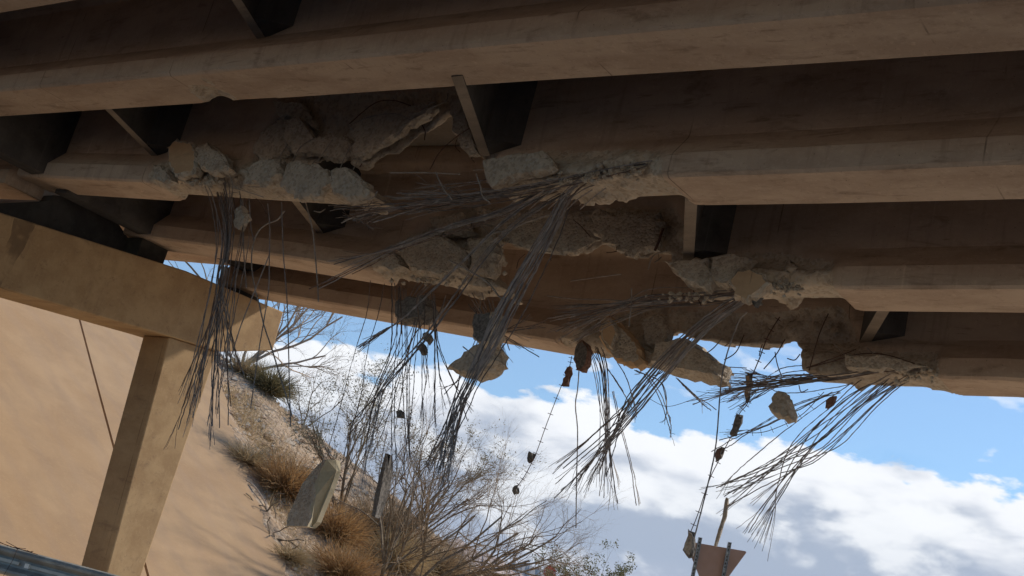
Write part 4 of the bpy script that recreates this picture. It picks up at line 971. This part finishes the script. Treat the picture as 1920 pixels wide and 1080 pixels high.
def limb(mb, p, dv, L, r, lev, maxlev, leaves, gnarl=.22, spread=.6, up=.1, segs=5, kids=(3, 5), mi=None, pull=None, decay=.62):
    P = [np.array(p)]; dv = np.array(dv, float); dv /= np.linalg.norm(dv); dirs = [dv]
    for i in range(segs):
        dv = dv + rng.normal(0, gnarl, 3) + np.array([0, 0, up]) * (.5 if lev else 1)
        if pull is not None: dv = dv + pull * .12
        dv /= np.linalg.norm(dv); P.append(P[-1] + dv * L / segs); dirs.append(dv)
    rr = np.linspace(r, r * (.5 if lev < maxlev else .3), len(P))
    mb.tube(P, rr, 5 if lev == 0 else (4 if lev == 1 else 3), mi=0 if lev < 2 else 1, caps=False)
    if lev < maxlev:
        nk = rng.integers(kids[0], kids[1] + 1)
        for q in range(nk):
            i = min(segs, 1 + int(rng.uniform(.15, 1) * segs)); b_ = dirs[i] + rng.normal(0, spread, 3)
            limb(mb, P[i], b_, L * decay * rng.uniform(.7, 1.15), rr[i] * .62, lev + 1, maxlev, leaves, gnarl, spread, up, segs, kids, mi, pull, decay)
    elif leaves is not None:
        for q in P[1:]: leaves.append(q)
def leafquads(pts, n, size, spread, stretch=1.6):
    V = []; F = []
    pts = np.array(pts)
    for i in range(n):
        c = pts[rng.integers(len(pts))] + rng.normal(0, spread, 3); a = rng.normal(0, 1, 3); a /= np.linalg.norm(a); b = np.cross(a, rng.normal(0, 1, 3)); b /= np.linalg.norm(b) + 1e-9
        s_ = size * rng.uniform(.6, 1.3); k = len(V); V += [c - a * s_ * stretch, c - b * s_ * .5, c + a * s_ * stretch, c + b * s_ * .5]; F.append((k, k + 1, k + 2, k + 3))
    return V, F
def bare_shrub(base, stems, L, label, name='bare_shrub', maxlev=3, r=.05, spread=.5, up=.06, leafn=0, leafm=None, mats=None, kids=(3, 5), gnarl=.16, pull=None, cat='shrub', group=None, decay=.62, leafsize=.03):
    e = tag(empty(name, base), label, cat, group)
    mb = MB(); lv = []
    for dv, l_ in stems: limb(mb, base + rng.normal(0, .08, 3) * np.array([1, 1, 0]), dv, L * l_, r, 0, maxlev, lv, gnarl, spread, up, 6, kids, pull=pull, decay=decay)
    mb.build('branches', mats or [M_bark, M_twig], e)
    if leafn:
        V, F = leafquads(lv, leafn, leafsize, .05); mesh_obj('foliage', V, F, leafm or M_greyleaf, e)
    return e
def hv(r_, u_, f_=0): return RT * r_ + UP * u_ + FW * f_
# large bare mesquite filling the lower middle, its limbs reaching right
base = hill(700, 1150, .0)
bare_shrub(base, [(hv(.9, .35), 1.15), (hv(1, .12), 1.25), (hv(.75, .6), 1.05), (hv(.5, .85), 1.0), (hv(.3, .95), .95), (hv(.05, 1), .95), (hv(-.15, 1), .9), (hv(.95, .2, -.2), 1.1), (hv(.6, .75, .2), 1.0), (hv(.2, 1, -.2), .95), (hv(.8, .45, .2), 1.15)], 3.1,
           'large leafless bush with brown branches sweeping to the right below the strands', maxlev=4, r=.042, spread=.42, up=.03, gnarl=.15, kids=(3, 5), decay=.62)
base = hill(900, 1075, .0)
bare_shrub(base, [(hv(1, .05), 1.2), (hv(.95, .25), 1.0), (hv(.8, .45), 1.0), (hv(.5, .7), .8), (hv(1, -.05), .9)], 1.9,
           'low leafless bush whose long limb reaches right over the distant hills', maxlev=4, r=.045, spread=.45, up=.03, gnarl=.16, kids=(4, 5), decay=.6)
bare_shrub(hill(740, 1040), [(hv(.5, 1), 1), (hv(.2, 1), 1), (hv(.75, .75), 1.05), (hv(-.1, 1), .95), (hv(.9, .5), 1.1), (hv(.35, 1, -.2), 1.05), (hv(.6, .9, .3), 1)], 2.3,
           'dense upright leafless bush just right of the thin hanging slab', maxlev=4, r=.03, spread=.4, up=.04, kids=(4, 5), gnarl=.14)
bare_shrub(hill(640, 960), [(hv(.1, 1), 1), (hv(-.2, 1), .9), (hv(.35, .9), 1), (hv(.0, 1, .2), 1.05), (hv(-.35, .9), .8), (hv(.2, 1, -.2), 1)], 2.2,
           'tangled grey bush with sparse small leaves behind the hanging slab', maxlev=3, r=.03, spread=.35, up=.05, leafn=5200, gnarl=.12, kids=(4, 6), leafsize=.022)
bare_shrub(hill(800, 985), [(hv(.1, 1), 1), (hv(-.3, 1), .9), (hv(.45, .9), 1), (hv(.7, .6), 1.), (hv(-.05, 1), .8)], 1.9,
           'dense twiggy bush with pale olive leaves at the foot of the slope', maxlev=3, r=.03, spread=.4, up=.04, leafn=3800, leafm=M_brush, gnarl=.13, kids=(4, 6), leafsize=.024)
bare_shrub(hill(450, 690, -.2), [(hv(1, .15), 1.2), (hv(.9, .45), 1.1), (hv(.7, .7), 1.05), (hv(1, -.1), .9), (hv(.4, .9), .9), (hv(-.3, 1), .8)], 2.9,
           'pale leafless tree on top of the slope behind the end of the pier cap', name='bare_tree', maxlev=4, r=.05, spread=.4, up=.02, mats=[M_paletwig, M_twig], kids=(4, 5), gnarl=.15, cat='tree')
bare_shrub(hill(560, 800, -.1), [(hv(.6, .8), 1), (hv(.8, .4), .9), (hv(.2, 1), .8)], 1.6,
           'small leafless bush on the skyline of the gravel slope', maxlev=3, r=.02, spread=.45, kids=(3, 4))
bare_shrub(hill(400, 560) + FW * 2, [(hv(-.2, 1), 1), (hv(.4, 1), 1), (hv(-.7, .8), 1)], 2.6,
           'leafless tree glimpsed in the gap above the pier cap', name='bare_tree', maxlev=4, r=.05, spread=.45, kids=(3, 4), cat='tree')

def tuft(base, R, H, n, mat, label, name, cat='bush', upv=None, droop=.25, wdt=.006, round_=True, group=None):
    upv = np.array([0, 0, 1.]) if upv is None else upv; V = []; F = []
    for i in range(n):
        a = rng.uniform(0, 2 * math.pi); el = math.acos(rng.uniform(.05, 1)); dv = np.array([math.cos(a) * math.sin(el), math.sin(a) * math.sin(el), math.cos(el)])
        b = base + np.array([math.cos(a), math.sin(a), 0]) * R * .35 * rng.random(); L = rng.uniform(.55, 1.08)
        P = [b]; c = dv.copy()
        for q in range(4):
            c = c + rng.normal(0, .16, 3) - np.array([0, 0, droop * .2 * q]); c /= np.linalg.norm(c); P.append(P[-1] + c * np.array([R, R, H]) * L / 4)
        sd_ = np.cross(c, rng.normal(0, 1, 3)); sd_ /= np.linalg.norm(sd_); k = len(V)
        for q, p_ in enumerate(P):
            w_ = wdt * (1 - q / 4.6); V += [p_ - sd_ * w_, p_ + sd_ * w_]
        for q in range(4): F.append((k + 2 * q, k + 2 * q + 1, k + 2 * q + 3, k + 2 * q + 2))
    return tag(mesh_obj(name, V, F, mat), label, cat, group)
G_ = 'dry brush on the slope'
tuft(hill(530, 925), .95, 1.15, 2160, M_orange, 'round bright orange dry bush left of the hanging slab', 'dry_bush', group=G_, wdt=.013)
tuft(hill(625, 1010), 1.0, 1.1, 1800, M_orange, 'orange dry bush under the hanging slab', 'dry_bush', group=G_, wdt=.013)
tuft(hill(640, 1085), 1.1, 1.0, 1560, M_orange, 'orange brown dry bush at the bottom edge beneath the bare branches', 'dry_bush', group=G_, wdt=.013)
tuft(hill(735, 1060), 1.1, 1.1, 1560, M_straw, 'straw coloured dry bush at the bottom edge under the bare branches', 'dry_bush', group=G_, wdt=.013)
tuft(hill(460, 868), .7, .6, 780, M_straw, 'low straw tuft beside the paving edge above the orange bush', 'dry_bush', group=G_, wdt=.012)
tuft(hill(540, 1050), .6, .45, 720, M_straw, 'low straw tuft at the bottom beside the paving corner', 'dry_bush', group=G_, wdt=.012)
tuft(hill(500, 735), .95, 1.0, 1560, M_brush, 'rounded olive green bush on the crest of the gravel slope', 'green_bush', group=None, wdt=.014)
tuft(hill(455, 700), .7, .7, 720, M_straw, 'small straw coloured bush behind the column on the crest', 'dry_bush', group=G_, wdt=.012)
M_tantwig = leafmat('tan_twigs', (.24, .165, .10), (.40, .30, .19))
tuft(hill(705, 1005), 1.25, 1.5, 1500, M_tantwig, 'dense tan twiggy undergrowth right of the large hanging slab', 'dry_bush', group=G_, wdt=.011)
tuft(hill(810, 1075), 1.3, 1.4, 1500, M_tantwig, 'dense tan twiggy undergrowth at the bottom edge under the reaching limb', 'dry_bush', group=G_, wdt=.011)
V = []; F = []
for i in range(9000):
    s_ = rng.uniform(17.2, 26); d_ = 17.5 + (s_ - 19) * .3 + abs(rng.normal(0, 1.3)) + .15
    b = W(s_, d_, float(terrain_h(s_, d_))); k = len(V); dv = rng.normal(0, .09, 3) + np.array([0, 0, .13]); wv = rng.normal(0, .005, 3)
    V += [b - wv, b + wv, b + dv]; F.append((k, k + 1, k + 2))
tag(mesh_obj('dry_grass', V, F, M_straw), kind='stuff')
# dead branches lying by the paving edge
for (x, y, lab) in ((500, 960, 'tangle of dead branches lying by the paving edge below the orange bush'), (515, 1010, 'lower tangle of dead branches lying near the paving corner')):
    mb = MB()
    for i in range(9):
        c = hill(x, y, .08); P = [c]
        dv = hv(rng.normal(0, 1), rng.normal(0, 1)); 
        for q in range(5): dv = dv + hv(rng.normal(0, .5), rng.normal(0, .5)); dv /= np.linalg.norm(dv); P.append(P[-1] + dv * .13)
        mb.tube(P, .014, 4)
    tag(mb.build('dead_branches', M_bark), lab, 'branches', 'dead branches on the slope')
tag(None or (lambda mb: (mb.tube(smooth_path([hill(462, 900, .1), hill(480, 915, .14), hill(498, 945, .12), hill(505, 975, .05)]), .018, 5), mb.build('pale_stick', M_paletwig))[1])(MB()), 'long pale curved stick lying along the paving edge', 'stick')
# leafy creosote bushes in the distance, bottom centre
def leafy(px, py, y, H, label, n=2600):
    b = at_y(px, py, y); b[2] = 0; zt_ = at_y(px, py, y)[2]
    e = tag(empty('creosote_bush', b), label, 'bush', 'leafy bushes in the distance'); mb = MB(); lv = []
    for i in range(9): limb(mb, b, np.array([rng.normal(0, .28), rng.normal(0, .28), 1]), zt_ * .72, .03, 0, 2, lv, .10, .38, .05, 5, (3, 5), decay=.42)
    mb.build('stems', [M_bark, M_twig], e)
    lv = [p for p in lv if p[2] > zt_ * .45]
    V = []; F = []
    ctr = [lv[rng.integers(len(lv))] for _ in range(110)]
    V, F = leafquads(ctr, n, .04, .085, 1.3); mesh_obj('foliage', V, F, M_leaf, e)
leafy(1062, 1045, 44, 3, 'leafy green bush behind the small stop sign'); leafy(1118, 1032, 44, 3, 'taller sparse leafy bush right of the stop sign'); leafy(1165, 1050, 46, 3, 'rightmost leafy bush at the bottom edge')
leafy(1090, 1052, 50, 3, 'leafy bush between the stop sign bush and the taller sparse one'); leafy(935, 1072, 48, 3, 'leafy bush left of the blue mountain at the bottom edge')
leafy(985, 1078, 52, 3, 'low leafy bush tips just left of the stop sign')
# distant mountains
def ridge(pts, y, name, mat, depth):
    V = []; F = []; n = len(pts)
    xs = np.linspace(0, n - 1, (n - 1) * 6 + 1)
    P = np.array([at_y(x, yy, y) for x, yy in pts]); Q = np.array([[np.interp(t, range(n), P[:, i]) for i in range(3)] for t in xs])
    Q[1:-1, 2] += rng.normal(0, 1, len(Q) - 2) * Q[1:-1, 2] * .02
    for q in Q:
        V += [(q[0], q[1] - depth, -3), (q[0] + rng.normal(0, depth * .05), q[1] - depth * .5, q[2] * rng.uniform(.35, .6)), tuple(q), (q[0], q[1] + depth, -3)]
    for i in range(len(Q) - 1):
        for j in range(3): F.append((4 * i + j, 4 * i + 4 + j, 4 * i + 5 + j, 4 * i + 1 + j))
    return tag(mesh_obj(name, V, F, mat), kind='structure')
M_m1 = mat_simple('far_rock', (.17, .15, .14), (.24, .21, .19), .01, 1); M_m2 = mat_simple('near_hill_soil', (.36, .29, .27), (.44, .36, .33), .05, 1)
ridge([(700, 1120), (860, 1075), (940, 1062), (975, 1057), (1010, 1062), (1060, 1095), (1200, 1160), (1500, 1270), (2200, 1420)], 6000, 'mountains', M_m1, 900)
ridge([(300, 960), (700, 1010), (860, 1012), (930, 1045), (975, 1078), (1060, 1140)], 420, 'hills', M_m2, 60)
# thin desert haze between here and the mountains
mt = bpy.data.materials.new('haze_air'); mt.use_nodes = True; t = NT(mt.node_tree); t.n.clear()
o_ = t.new('ShaderNodeOutputMaterial'); pv = t.new('ShaderNodeVolumePrincipled'); pv.inputs['Color'].default_value = (.62, .76, .95, 1); pv.inputs['Density'].default_value = .00005
t.link(pv.outputs[0], o_.inputs['Volume'])
mb = MB(); mb.box((-6000, -3000, -8), (12000, 0, 0), (0, 10600, 0), (0, 0, 640))
tag(mb.build('haze', mt), kind='stuff')
